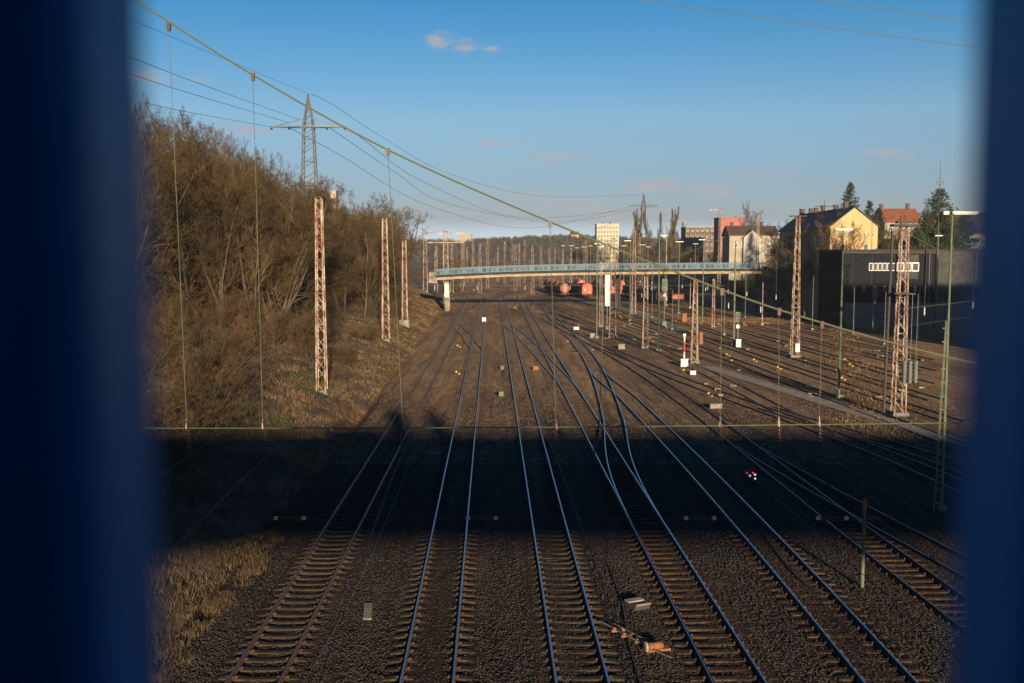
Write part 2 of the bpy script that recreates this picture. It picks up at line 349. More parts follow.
# ------------------------------------------------------------------ railway tracks
RAILZ = .17
def px_path(pts, deg, y0=None, y1=None, step=2.0):
    P = np.array([G(x, y, RAILZ)[:2] for x, y in pts]); ya, yb_ = P[:, 1].min(), P[:, 1].max()
    c = np.polyfit(P[:, 1], P[:, 0], deg)
    y0 = ya if y0 is None else y0; y1 = yb_ if y1 is None else y1
    dlo, dhi = np.polyval(np.polyder(c), ya), np.polyval(np.polyder(c), yb_)
    Y = np.arange(y0, y1+.01, step)
    X = np.where(Y < ya, np.polyval(c, ya) + dlo*(Y-ya), np.where(Y > yb_, np.polyval(c, yb_) + dhi*(Y-yb_), np.polyval(c, Y)))
    return np.stack([X, Y], -1)
def sweep(path, off, prof, z, top, name, parent, dull=False):
    """a rail: profile (x, z) swept along the path at a side offset"""
    T = np.gradient(path, axis=0); T /= np.linalg.norm(T, axis=1)[:, None]; N = np.stack([T[:, 1], -T[:, 0]], -1)
    k = len(prof); V = []
    for px_, pz in prof:
        q = path + N*(off+px_); V.append(np.concatenate([q, np.full((len(q), 1), pz+z)], 1))
    V = np.stack(V, 1).reshape(-1, 3); n = len(path)
    i = np.arange(n-1); Fs = []; fm = []
    for j in range(k):
        a_ = i*k+j; b_ = i*k+(j+1) % k
        Fs.append(np.stack([a_, b_, b_+k, a_+k], -1)); fm.append(np.full(n-1, 0 if j in top else 1))
    return np_mesh(name, V, np.concatenate(Fs), ['rail_rust' if dull else 'rail_top', 'rail_side'], parent, np.concatenate(fm))
PROF = [(-.07, 0), (-.07, .02), (-.012, .05), (-.012, .12), (-.034, .13), (-.034, .158), (-.024, .17), (.024, .17), (.034, .158), (.034, .13), (.012, .12), (.012, .05), (.07, .02), (.07, 0)]
TOPS = (5, 6, 7)
def sleeper_mesh(kind):
    b = MB(); w = .14 if kind == 'concrete' else .135
    if kind == 'concrete':
        st = [(-1.3, .02, w*.9), (-1.0, .07, w), (-.55, .06, w), (-.3, .035, w*.8), (.3, .035, w*.8), (.55, .06, w), (1.0, .07, w), (1.3, .02, w*.9)]
    else:
        st = [(-1.3, .055, w), (0, .058, w), (1.3, .055, w)]
    for i_ in range(len(st)):
        x, z, ww = st[i_]
        b.v += [(x, -ww, -.12), (x, -ww, z-.015), (x, -ww+.02, z), (x, ww-.02, z), (x, ww, z-.015), (x, ww, -.12)]
    for i_ in range(len(st)-1):
        for j in range(5):
            b.f.append((i_*6+j, i_*6+j+1, i_*6+6+j+1, i_*6+6+j)); b.mi.append(0)
    b.f.append((0, 1, 2, 3, 4, 5)); b.mi.append(0); e_ = (len(st)-1)*6; b.f.append(tuple(e_+j for j in (5, 4, 3, 2, 1, 0))); b.mi.append(0)
    for sx in (-1, 1):      # base plates with their clips
        b.box((sx*.75, 0, (.072 if kind == 'concrete' else .062)), (.34, .15, .02), m=1)
        for q in (-.13, .13): b.box((sx*.75+q, 0, .09), (.05, .09, .03), m=1)
    return b
SLP = {}
for kind, mt in (('concrete', 'sleeper'), ('timber', 'timber')):
    o = sleeper_mesh(kind).build('sleeper', [mt, 'rail_side']); SLP[kind] = o.data; bpy.data.objects.remove(o)
track_z = [0.0]
ALL_PATHS = []
def track(label, path, kind='timber', dull=False, near=0, skip=None, simple=False, group='railway tracks of the yard'):
    """near = number of sleepers kept as single objects"""
    z = -track_z[0]; track_z[0] += .0035
    root = empty('railway_track', (float(path[0][0]), float(path[0][1]), 0), 0, label, 'railway track', group)
    P = path - path[0]
    for off in (-.75, .75):
        sweep(P, off, PROF if not simple else [(-.06, 0), (-.035, .13), (-.03, .17), (.03, .17), (.035, .13), (.06, 0)], z, TOPS if not simple else (2,), 'rail', root, dull)
    ALL_PATHS.append(path)
    seg = np.linalg.norm(np.diff(path, axis=0), axis=1); S = np.concatenate([[0], np.cumsum(seg)])
    s = np.arange(.3, S[-1], .65); X = np.interp(s, S, P[:, 0]); Y = np.interp(s, S, P[:, 1])
    dx = np.gradient(X); dy = np.gradient(Y); ang = -np.arctan2(dx, dy)
    keep = np.ones(len(s), bool)
    if skip is not None:
        W = np.stack([X, Y], -1) + path[0]
        for q in skip:
            xi = np.interp(W[:, 1], q[:, 1], q[:, 0]); keep &= np.abs(W[:, 0]-xi) > 2.75
        X, Y, ang = X[keep], Y[keep], ang[keep]
    zz = z - .032
    for i_ in range(min(near, len(X))):
        c = bpy.data.objects.new('sleeper', SLP[kind]); COL.objects.link(c); c.parent = root
        c.location = (X[i_]+random.uniform(-.02, .02), Y[i_]+random.uniform(-.02, .02), zz+random.uniform(-.006, .006)); c.rotation_euler = (0, 0, ang[i_]+random.uniform(-.012, .012))
    X, Y, ang = X[near:], Y[near:], ang[near:]
    lim = (Y + path[0][1]) < (260 if not simple else 230); X, Y, ang = X[lim], Y[lim], ang[lim]
    if len(X) > 2:
        tv = np.array([(-1.3, -.13, -.1), (1.3, -.13, -.1), (1.3, .13, -.1), (-1.3, .13, -.1), (-1.3, -.13, .05), (1.3, -.13, .05), (1.3, .13, .05), (-1.3, .13, .05)])
        tf = np.array([(4, 5, 6, 7), (0, 1, 5, 4), (1, 2, 6, 5), (2, 3, 7, 6), (3, 0, 4, 7)])
        V_, F_ = scatter(tv, tf, np.stack([X, Y, zz - (.0 if simple else .012) - rng.random(len(X))*.02], -1), np.ones((len(X), 3)), ang)
        o_ = np_mesh('sleepers', V_, F_, 'timber' if simple else 'sleeper_far', root)
        if near: o_['kind'] = 'stuff'
    return root
T1 = px_path([(251, 683), (338, 535), (401, 425), (416, 395), (444, 348), (461, 315)], 2, 20, 420)
T2 = px_path([(425.5, 683), (449.5, 530), (466, 425), (469.5, 400), (474.3, 360), (481, 319)], 2, 20, 420)
T3 = px_path([(583.6, 683), (551, 530), (528, 425), (523.2, 400), (512.6, 350), (509, 330), (502.7, 302)], 2, 20, 520)
T4 = px_path([(737.5, 683), (649, 520), (589, 420), (577, 400), (565, 380), (547.5, 350), (533, 322), (523, 303)], 3, 20, 420)
T5 = px_path([(639, 500), (632, 474), (613.5, 422), (608, 400), (603.7, 386), (597.5, 371), (590, 358), (579, 345), (566, 330), (553, 317), (541, 303)], 4)
T6 = px_path([(893.5, 683), (820, 601), (749.5, 524), (697, 466), (653, 420), (630.5, 400), (612, 382), (596, 366)], 3, 20)
T7 = px_path([(1010, 645), (928, 584), (860.5, 533), (807, 494), (741, 441), (713, 420), (685, 400), (657, 380), (633, 366), (605, 349), (585, 339), (565, 329), (545, 318)], 4)
T8 = px_path([(985, 577), (923, 540), (878, 520), (835, 497), (806, 480), (775, 460), (744, 441.5)], 3)
T9 = px_path([(985, 495), (936, 476), (888, 455), (821, 428), (800, 420), (745, 402), (698, 386), (668, 373), (640, 361), (612, 350), (592, 341.5)], 4)
T10 = px_path([(990, 478), (936, 459), (888, 441), (827, 425), (800, 417.5), (760, 404)], 3)
def onto(p, q, y0, y1):
    """end of track p runs smoothly into track q between the distances y0 and y1"""
    w = np.clip((p[:, 1]-y0)/(y1-y0), 0, 1); w = w*w*(3-2*w); xi = np.interp(p[:, 1], q[:, 1], q[:, 0]); r_ = p.copy(); r_[:, 0] = p[:, 0]*(1-w) + xi*w; return r_
T5 = px_path([(660, 540), (649, 520), (641, 500), (632, 474), (613.5, 422), (608, 400), (603.7, 386), (597.5, 371), (590, 358), (579, 345), (566, 330), (553, 317), (541, 303)], 5)
T5 = onto(T5, T4, 74, 40); T6 = onto(T6, T5, 85, 112); T8 = onto(T8, T7, 55, 70)
T9 = onto(T9, T7, 120, 142)
X21 = px_path([(474.5, 352), (469, 339), (462.5, 328.5), (458.2, 321)], 2)
X34 = px_path([(576, 399), (560, 377), (543.5, 358), (525, 338), (514, 329), (507.5, 322)], 3)
X34 = onto(X34, T4, 110, 86); X34 = onto(X34, T3, 160, 186); X21 = onto(X21, T1, 150, 186); X21 = onto(X21, T2, 140, 125)
track('leftmost track beside the grassy bank, rusty dull rails on grey sleepers', T1, 'concrete', True, 100)
track('second track from the left bank, shiny rails on grey sleepers', T2, 'concrete', False, 100)
track('straight centre track with shiny rails and grey sleepers', T3, 'concrete', False, 100)
track('long diagonal timber sleeper track passing beside the orange point machine', T4, 'timber', False, 100)
track('curved branch joining the diagonal track in the bridge shadow', T5, 'timber', False, 0, [T4])
track('diagonal timber track between point machine and small green post', T6, 'timber', False, 100, [T5])
track('curving track crossing several others just right of the small green post', T7, 'timber', True, 100, [T4, T5, T6])
track('short branch track splitting off behind the small green post', T8, 'timber', True, 60, [T7])
track('shaded track in front of the big lattice mast with tension weights', T9, 'timber', True, 0, [T7])
track('short siding running just behind the shaded track at right', T10, 'timber', True, 0, [T9])
track('rusty crossover linking the two left tracks', X21, 'timber', True, 0, [T1, T2])
track('crossover curving from the centre track to the diagonal track', X34, 'timber', False, 0, [T3, T4])
YARD = []
names = ['nearest', 'second', 'third', 'fourth', 'fifth', 'sixth', 'seventh', 'farthest']
for k in range(8):
    xa, ya, xb, yb2 = 27.2 + 4.4*k, 93, 15.3 + 5.3*k, 300
    y0 = 62 + 11*k
    Y = np.arange(y0, 470, 6.0); X = xa + (xb-xa)*(Y-ya)/(yb2-ya) + .7*np.sin(Y/40+k)*min(1, k*.3)
    Pk = np.stack([X, Y], -1); YARD.append(Pk)
    track('%s siding of the marshalling yard counted from the pale cable duct' % names[k], Pk, 'timber', True, 0, None, True, 'marshalling yard sidings')
# extra leads fanning out between the running lines and the yard
for k, (pa, pb, pc) in enumerate([((790, 414), (640, 340), (548, 305)), ((700, 352), (600, 318), (545, 300)), ((640, 345), (560, 312), (530, 300))]):
    Pk = px_path([pa, pb, pc], 2, None, None, 4.0)
    track(['faint lead track crossing behind the red and white post', 'curved lead track beside the pale gravel strip', 'lead track curving away toward the wagons'][k], Pk, 'timber', True, 0, None, True)

# pale cable duct beside the yard
cd_pts = [(701, 364), (750, 378), (800, 394), (850, 409), (905, 424), (960, 440), (1000, 452)]
P = px_path(cd_pts, 3, None, None, 1.5)
b = MB()
for i_ in range(len(P)-1):
    (x0, y0), (x1, y1) = P[i_], P[i_+1]
    for a0, b0, zt in ((-.9, .9, .06),):
        b.quad((x0+a0, y0, zt), (x0+b0, y0, zt), (x1+b0, y1, zt), (x1+a0, y1, zt))
        b.quad((x0+a0, y0, -.05), (x0+a0, y0, zt), (x1+a0, y1, zt), (x1+a0, y1, -.05)); b.quad((x0+b0, y0, zt), (x0+b0, y0, -.05), (x1+b0, y1, -.05), (x1+b0, y1, zt))
b.build('path', mat('pale_gravel', (.13, .105, .08), .95, c2=(.24, .195, .145), scale=1, bump=.6))['kind'] = 'structure'
# yard beds
# gravel strip curving between yard tracks
P = px_path([(680, 330), (640, 314), (600, 303), (575, 299)], 2, None, None, 4); b = MB()
for i_ in range(len(P)-1):
    (x0, y0), (x1, y1) = P[i_], P[i_+1]; b.quad((x0-1.3, y0, .055), (x0+1.3, y0, .055), (x1+1.3, y1, .055), (x1-1.3, y1, .055))
b.build('path', 'concrete')['kind'] = 'structure'

# ------------------------------------------------------------------ loose ballast stones near the bridge
oct_v = np.array([(1, 0, 0), (0, 1, 0), (-1, 0, 0), (0, -1, 0), (.1, .1, .8), (0, 0, -.7)], float)
oct_f = np.array([(0, 1, 4), (1, 2, 4), (2, 3, 4), (3, 0, 4)])
n = 110000
Y = 24 + 36*rng.random(n)**1.25; X = -10.8 + rng.random(n)*(Y*.5+9.5)
ok = np.ones(n, bool)
for q, kk in ((T1, 0), (T2, 0), (T3, 0), (T4, 0), (T6, 0), (T7, 0), (T8, 0)):
    xi = np.interp(Y, q[:, 1], q[:, 0], left=999, right=999); d = np.abs(X-xi)
    ph = rng.random(n)
    ok &= ~((d < 1.32) & (ph < .78)) & ~(np.abs(d-.75) < .1)
X, Y = X[ok], Y[ok]; n = len(X)
s = rng.uniform(.018, .042, n)
V_, F_ = scatter(oct_v, oct_f, np.stack([X, Y, rng.uniform(-.005, .03, n) + .03*np.sin(X*1.9+.3*np.sin(Y*.2)) - .01], -1),
                 np.stack([s*rng.uniform(.8, 1.5, n), s*rng.uniform(.8, 1.3, n), s], -1), rng.random(n)*6.28)
tag(np_mesh('ballast_stones', V_, F_, 'stone'), kind='stuff')
M['grit'] = mat('dusty_grit', (.05, .036, .025), .95, c2=(.20, .155, .115), scale=1.1, spec=.1)
n = 90000; Y = 58 + 130*rng.random(n)**1.3; X = -10.5 - np.clip(Y-60, 0, None)*.03 + rng.random(n)*(Y*.5+9); s = rng.uniform(.025, .06, n)*(1+Y/250)
V_, F_ = scatter(oct_v, oct_f, np.stack([X, Y, rng.uniform(-.03, .02, n)], -1), np.stack([s*1.3, s*1.3, s*.8], -1), rng.random(n)*6.28)
tag(np_mesh('ballast_stones', V_, F_, 'grit'), kind='stuff')
# ------------------------------------------------------------------ the footbridge the photo is taken from
fb = empty('footbridge', (0, 0, 8.5), 0, 'blue painted footbridge railing close in front of the lens', 'footbridge')
b = MB(); b.box((5, -1.42, .9), (150, 3.55, .18)); b.box((5, -3.1, .68), (150, .2, 2.46)); b.box((5, .28, .98), (150, .2, 1.86)); b.build('deck', 'concrete', fb)
b = MB(); b.box((5, -2.05, 3.88), (150, 2.1, .06)); b.build('roof', 'dark', fb)  # unseen roof, added to keep sky light off the bars' camera side
b = MB(); b.box((5, -3.05, 2.95), (150, .06, 1.95)); b.build('screen', 'blue', fb)  # unseen solid screen, its height set for the shade it casts
for x_, w_, h_ in ((.62, 1.25, 4.75), (3.6, 1.7, 6.3), (6.4, 1.3, 6.0), (14.5, .5, 5.3), (-9.5, .5, 5.4), (23, .6, 5.2)):  # unseen posts added for shade: the first on the bars, others as shadow fingers
    b = MB(); b.box((x_, -3.2, h_/2), (w_, .18, h_)); b.build('post', 'blue', fb)
b = MB(); b.box((.1, -.34, 3.1), (3.4, .10, 2.3)); b.build('shade_panel', 'dark', fb)  # unseen panel added behind the camera to darken the bars' near faces
b = MB(); b.box((5, .24, 4.14), (150, .09, .05)); b.box((5, .24, 2.20), (150, .09, .05)); b.build('handrail', 'blue', fb)
for k in range(-30, 31):
    b = MB(); x0 = -.1345 + k*.2500
    w, d, r = .0405, .0465, .006                       # flat bar with rounded edges
    pts = [(-w/2+r, -d/2), (w/2-r, -d/2), (w/2, -d/2+r), (w/2, d/2-r), (w/2-r, d/2), (-w/2+r, d/2), (-w/2, d/2-r), (-w/2, -d/2+r)]
    n0 = len(b.v)
    for z in (2.22, 4.12): b.v += [(x, y, z) for x, y in pts]
    for j in range(8): b.f.append((j, (j+1) % 8, 8+(j+1) % 8, 8+j)); b.mi.append(0)
    b.f.append(tuple(range(8, 16))); b.mi.append(0)
    b.build('bar', 'blue', fb, (x0 + .0213, .2387, 0))

# ------------------------------------------------------------------ lattice masts
def lattice(h, wb, wt, panels, full=True, th=.085):
    """mesh builders of a four-legged lattice mast: legs, bracing, cap"""
    def cor(z): w = (wb + (wt-wb)*z/h)/2; return [(-w, -w, z), (w, -w, z), (w, w, z), (-w, w, z)]
    legs = []
    A, B = cor(0), cor(h)
    for i in range(4):
        q = MB(); q.tube([A[i], B[i]], th*.58, 4); legs.append(q)
    br = MB(); z = 0; seq = [0]
    for i in range(panels):
        z += h/panels*(1.25 - .5*i/(panels-1)); seq.append(min(z, h))
    seq[-1] = h
    for i in range(panels):
        a, c = cor(seq[i]), cor(seq[i+1])
        for j in range(4):
            k = (j+1) % 4
            if i % 2: br.tube([a[j], c[k]], th*.27, 3, cap=False)
            else: br.tube([a[k], c[j]], th*.27, 3, cap=False)
            if full and i % 3 == 2: br.tube([c[j], c[k]], th*.27, 3, cap=False)
    cp = MB(); cp.box((0, 0, h+.05), (wt+.12, wt+.12, .1))
    return legs, br, cp
def mast(label, base, h, wb, wt, panels=None, m='mast', group='lattice masts of the yard', foot=True, name='lattice_mast', th=.085):
    panels = panels or max(6, int(h/((wb+wt)/2)*.78))
    root = empty(name, base, random.uniform(-.06, .06), label, 'mast', group)
    legs, br, cp = lattice(h, wb, wt, panels, th=th)
    for q in legs: q.build('leg', m, root)
    br.build('bracing', m, root); cp.build('cap', 'mast_dark', root)
    if foot:
        q = MB(); q.box((0, 0, .02), (wb+.5, wb+.5, .5), taper=.85); q.build('foundation', 'grey_base', root)
    return root
def mast_px(label, bx, by, tx, ty, wbp, wtp, bank=False, Y=None, **k):
    P = hit_bank(bx, by) if bank else (G(bx, by) if Y is None else D(bx, by, Y))
    T = D(tx, ty, P[1]); s = P[1]/F
    return mast(label, tuple(P), T[2]-P[2], wbp*s*.80, wtp*s*.80, **k), P, T
m1, p1, t1 = mast_px('tallest rusty lattice mast on the left bank, nearest the camera', 322, 393, 317, 198, 11.5, 7, bank=True, m='mast')
m2, p2, t2 = mast_px('second lattice mast along the left bank, without a block at its foot', 386, 341, 382.5, 218, 8.5, 5, bank=True)
m3, p3, t3 = mast_px('short lattice mast on the left bank standing on a pale concrete block', 405, 326, 402, 240, 6.5, 4, bank=True)
q = MB(); q.box((0, 0, .2), (1.7, 1.7, 1.6), taper=.9); q.build('plinth', 'concrete', m3)
m4, p4, t4 = mast_px('lattice mast just left of the blue bridge end', 425.5, 292, 423.5, 231, 5.5, 3, bank=True, m='mast_pale')
m5, p5, t5 = mast_px('thick pink lattice mast with crossarms rising behind the left bridge end', 446, 302, 445.5, 232, 6.5, 5, Y=245, th=.16)
q = MB(); h5 = t5[2]-p5[2]
for z in (h5-.4, h5-2.6): q.box((0, 0, z), (9, .18, .16)); q.tube([(-4.5, 0, z), (0, 0, z+.9)], .05, 3); q.tube([(4.5, 0, z), (0, 0, z+.9)], .05, 3)
q.build('crossarm', 'mast', m5)
r1, pr1, tr1 = mast_px('big lattice mast at right with grey tension weights low on its side', 898, 415, 902, 227, 14, 8)
q = MB(); h = tr1[2]-pr1[2]; q.box((0, 0, h+.12), (1.9, 1.0, .16)); q.box((0, 0, h+.34), (1.2, .7, .12))
q.tube([(-.3, 0, h+.2), (-.3, 0, h+.85)], .06, 5); q.build('crossbar', 'mast_dark', r1)
q = MB(); q.box((0, 0, 9.4), (1.6, 1.3, .12)); q.build('platform', 'mast_dark', r1)
q = MB(); q.tube([(-.95, .5, 0), (-.75, .4, h*.98)], .11, 5); q.build('side_pole', 'mast_dark', r1)
for i in range(3):
    q = MB(); q.lathe((.05+i*.42, -.85, 2.6), [(.04, 0), (.17, .02)] + [(.17-(.03 if j % 2 else 0), .06+j*.09) for j in range(17)] + [(.17, 1.68), (.04, 1.7)], 10); q.tube([(.05+i*.42, -.85, 4.2), (.05+i*.42, -.85, 9.4)], .02, 4)
    q.build('tension_weight', 'grey', r1)
r2, pr2, tr2 = mast_px('tall tapering lattice mast in front of the shaded wall, leaning slightly', 794.5, 357, 799.5, 217, 9.5, 4)
q = MB(); h = tr2[2]-pr2[2]; q.box((0, 0, h+.1), (2.0, .5, .14)); q.tube([(.2, 0, h), (.2, 0, h+1)], .07, 5); q.build('crossbar', 'mast_dark', r2)
q = MB(); q.box((.1, -.7, 1.2), (.5, .25, 1.0)); q.build('cabinet', 'white', r2)
r3, pr3, tr3 = mast_px('short pale lattice mast next to the red and white post', 694, 363, 694, 279.5, 8, 4, m='mast_pale')
r4, pr4, tr4 = mast_px('short pale lattice mast between rails left of the tall green lamp post', 645, 348, 645.3, 276.5, 6.5, 4, m='mast_pale')
r5, pr5, tr5 = mast_px('rusty lattice mast with grey concrete base, beside the white signal panel', 612.5, 337.5, 612.8, 239, 8.5, 4)
r6, pr6, tr6 = mast_px('slender pale lattice mast topping out above the blue bridge left of the poplars', 633.5, 314, 633.8, 230, 5, 2.6, m='mast_pale')
r7, pr7, tr7 = mast_px('thin lattice mast directly left of the white signal panel', 600.5, 327, 601, 262, 3.6, 2.2, m='mast_pale')
r8, pr8, tr8 = mast_px('short brown lattice mast standing among yellow lanterns', 712.8, 327, 712.9, 279, 3.2, 2.2)
r9, pr9, tr9 = mast_px('slim pale lattice mast in front of the yellow gabled house', 821.5, 309, 824.5, 206, 5, 3, m='mast_pale')
q = MB(); h = tr9[2]-pr9[2]; q.box((0, 0, h-.1), (4.2, .2, .16)); q.box((0, 0, h-2), (3.0, .2, .14)); q.tube([(0, 0, h), (0, 0, h+1.4)], .06, 5); q.build('crossarm', 'mast_dark', r9)
r10, pr10, tr10 = mast_px('thin mast crossing the gable of the white house', 756.3, 304, 756.8, 214, 3, 2, m='mast_pale')
r11, pr11, tr11 = mast_px('mast with one arm to the left in front of the pink block', 718.5, 298, 718.7, 209, 3.4, 2.4, m='mast')
q = MB(); h = tr11[2]-pr11[2]; q.box((-1.3, 0, h-.2), (3.4, .2, .2)); q.tube([(-3, 0, h-.9), (-3, 0, h-.1)], .08, 4); q.build('crossarm', 'mast', r11)
# far masts beyond the blue bridge
proto = None
far = [(436, 246), (462, 236), (463.5, 241), (473, 232), (480, 243), (487.5, 238), (505, 241), (512.5, 244), (515.5, 245), (519, 243), (524.5, 240), (532.5, 244), (541, 246), (555, 247), (498, 247), (452, 244), (571, 248), (549, 248), (586, 240), (639.5, 237), (563, 249), (467, 247)]
for i, (x, y) in enumerate(far):
    dist = 300 + (i*53) % 190
    P = D(x, 256, dist); P = Vector((P[0], P[1], 0)); T = D(x, y, dist); hh = T[2]
    if proto is None:
        root = empty('lattice_mast', (0, 0, 0), 0, 'small distant lattice mast beyond the blue bridge', 'mast', 'distant masts beyond the blue bridge')
        legs, br, cp = lattice(16, .95, .5, 10, th=.075)
        L4 = MB()
        for q in legs: q.build('leg', 'mast', root)
        br.build('bracing', 'mast', root)
        proto = root; root.location = P; root.scale = (1, 1, hh/16)
    else:
        copy_tree(proto, P, 0, (1, 1, hh/16))

# ------------------------------------------------------------------ green posts and yard lamps
def post(label, bx, by, tx, ty, w=.11, lamps=(), m='green', Y=None, name='street_lamp', cat='lamp post', group='lamp posts of the yard', double=False):
    P = G(bx, by) if Y is None else Vector((*D(bx, by, Y)[:2], 0)); T = D(tx, ty, P[1]); h = T[2]
    root = empty(name, P, 0, label, cat, group)
    q = MB(); q.tube([(0, 0, 0), (0, 0, h)], w, 8, r2=w*.6); q.box((0, 0, .15), (w*5, w*5, .35)); q.build('pole', m, root)
    for (dx, L_) in lamps:
        q = MB(); q.box((dx, 0, h+.06), (L_*.9, .34, .11)); q.box((dx, 0, h-.015), (L_*.78, .26, .04)); q.build('lamp_head', 'white', root)
    return root, P, h
post('green lamp post with a flat double head in front of the yellow gable', 838.5, 398, 840, 230, .12, [(0, 1.7)])
g2, pg2, hg2 = post('green lamp post with wide head close to the right blue bar', 941, 511, 949, 214, .075, [(.55, 1.35), (-.35, .3)])
q = MB(); q.tube([(-.35, 0, 0), (-.1, 0, 9.2)], .05, 5)
for i in range(14): q.box((-.15, 0, .4+i*.65), (.36-.02*i*.5, .04, .05))
q.build('ladder_frame', 'green', g2)
post('green lamp post behind the big lattice mast, before the grey wall', 934.5, 340, 935.5, 236, .12, [(0, 1.25)])
post('bare green pole without lamp head before the white house', 733.5, 346, 734.2, 241, .15, [], name='post', cat='pole', group='poles of the yard')
post('green lamp post with two arms to the right and panel at its top', 658, 351, 658, 236, .13, [(.55, 1.0)])
post('green lamp post with yellow painted foot beside red wagons', 678.4, 314, 678.6, 242, .14, [(0, 1.9)])
post('dark green lamp post right of the apartment block', 702.3, 322, 702.5, 240, .14, [(-.3, 1.4)])
post('lamp post between the slender lattice mast and the rusty one', 629.8, 321, 630.3, 241, .13, [(-.6, 1.5)])
post('grey lamp post with two round lamps left of the rusty lattice mast', 596.6, 338, 596.5, 244, .12, [(-.25, .4), (.45, .4)])
post('tall concrete pole without lamp rising over the blue bridge', 665.6, 306, 665.6, 226, .2, [], 'concrete', name='post', cat='pole', group='poles of the yard')
for i, (px_, by_, ty_, lb_) in enumerate([(745, 318, 268, 'first thin dark pole right of the bare green pole'), (762, 325, 282, 'thin dark pole just before the blue bridge right end'), (776, 315, 262, 'thin dark pole left of the tall tapering mast'), (812, 330, 276, 'thin dark pole right of the tall tapering mast'),
        (829, 322, 262, 'thin dark pole left of the gable lamp post'), (853, 334, 288, 'short thin pole between gable lamp post and light signal'), (884, 345, 292, 'thin pole directly left of the big lattice mast'), (918, 338, 270, 'thin pole right of the big lattice mast'),
        (724, 335, 292, 'short thin pole before the short brown mast'), (652, 318, 262, 'thin pole left of the two armed green lamp'), (690, 308, 258, 'thin pole before the apartment block'), (672, 330, 290, 'short thin pole right of the light signal')]):
    post(lb_, px_, by_, px_, ty_, .075, [], 'mast' if i % 3 == 1 else 'grey', name='post', cat='pole', group='thin poles among the sidings')
pp = None
for i, (x, y, dist) in enumerate([(694.7, 244, 320), (624, 246, 330), (642.5, 245, 300), (563, 246, 420), (571.5, 246, 380), (583.5, 247, 400), (590.5, 246, 450), (602, 247, 360), (577, 248, 430), (648, 247, 350)]):
    P = D(x, y, dist)
    if pp is None:
        pp, _, hh = post('distant lamp post with pale flat head beyond the blue bridge', x, 290, x, y, .14, [(0, 2.0)], Y=dist, group='distant lamps beyond the blue bridge')
        base_h = hh
    else: copy_tree(pp, (P[0], dist, 0), 0, (1, 1, P[2]/base_h))

# ------------------------------------------------------------------ the blue bridge
BY = 222.0
bb = empty('road_bridge', (0, BY, 0), 0, 'long slender bridge with pale blue railing spanning the whole yard', 'bridge')
XS = np.linspace(-17.0, 57.5, 40)
def bdeck(x): return 7.9 + 1.55*(1-math.exp(-(x+17)/24.0))
def strip(name, m, z0, z1, y0, y1):
    q = MB()
    for i in range(len(XS)-1):
        xa, xb = XS[i], XS[i+1]; za, zb = bdeck(xa), bdeck(xb)
        for y in (y0, y1): q.quad((xa, y, za+z0), (xb, y, zb+z0), (xb, y, zb+z1), (xa, y, za+z1))
        for z_, in ((z0,), (z1,)): q.quad((xa, y0, za+z_), (xb, y0, zb+z_), (xb, y1, zb+z_), (xa, y1, za+z_))
    q.quad((XS[0], y0, bdeck(XS[0])+z0), (XS[0], y1, bdeck(XS[0])+z0), (XS[0], y1, bdeck(XS[0])+z1), (XS[0], y0, bdeck(XS[0])+z1))
    q.quad((XS[-1], y0, bdeck(XS[-1])+z0), (XS[-1], y1, bdeck(XS[-1])+z0), (XS[-1], y1, bdeck(XS[-1])+z1), (XS[-1], y0, bdeck(XS[-1])+z1))
    return q.build(name, m, bb)
strip('deck', 'dark', -.32, 0, -.9, 6.9); strip('girder', 'cream_concrete', -1.0, -.33, -.2, 6.2)
for yy in (-.8, 6.8):
    q = MB(); L_ = XS[-1]-XS[0]
    for i in range(len(XS)-1):
        xa, xb = XS[i], XS[i+1]; za, zb = bdeck(xa), bdeck(xb)
        q.tube([(xa, yy, za+1.35), (xb, yy, zb+1.35)], .09, 4, cap=False); q.tube([(xa, yy, za+.16), (xb, yy, zb+.16)], .08, 4, cap=False)
        q.tube([(xa, yy, za+1.12), (xb, yy, zb+1.12)], .05, 4, cap=False)
        q.box((xa, yy, za+.7), (.12, .12, 1.35))
        for j in range(1, 9):
            x = xa+(xb-xa)*j/9; q.box((x, yy, bdeck(x)+.68), (.05, .04, 1.1))
        for j in ((1, 2) if i % 2 else (5,)): # closed plates in part of each bay
            x = xa+(xb-xa)*(j+.5)/9; q.box((x, yy+.03, bdeck(x)+.62), ((xb-xa)/9, .02, .85))
    q.build('railing', 'bridge_blue', bb)
def pier(x, w, zt, m='concrete', painted=False):
    q = MB()
    for y in (.8, 5.2): q.box((x, y, zt/2-.4), (w, .9, zt+.8))
    q.box((x, 3, zt-.3), (w*1.02, 6.0, .58)); o = q.build('pier', m, bb)
    if painted:
        q = MB(); q.box((x, .32, zt-1.9), (w*1.04, .04, 3.6)); q.build('painted_panel', 'white', o)
pier(-14.6, .9, 6.75, 'concrete', True); pier(56.2, 1.6, 8.2); pier(24, .5, 8.0, 'mast_dark')
q = MB(); q.box((-17.6, 2.5, 7.5), (1.9, 6, 2.4), taper=.94); q.build('abutment', 'concrete', bb); q = MB(); q.box((58.7, 3, 5.0), (2.4, 9, 9.8)); q.build('abutment', 'concrete', bb)
cc = empty('concrete_column', (61.6, 224, 0), 0, 'square concrete column standing alone right of the blue bridge end', 'column')
q = MB(); q.box((0, 0, 4.6), (1.1, 1.1, 9.2)); q.box((0, 0, 9.3), (1.5, 1.5, .3)); q.build('shaft', 'concrete', cc)

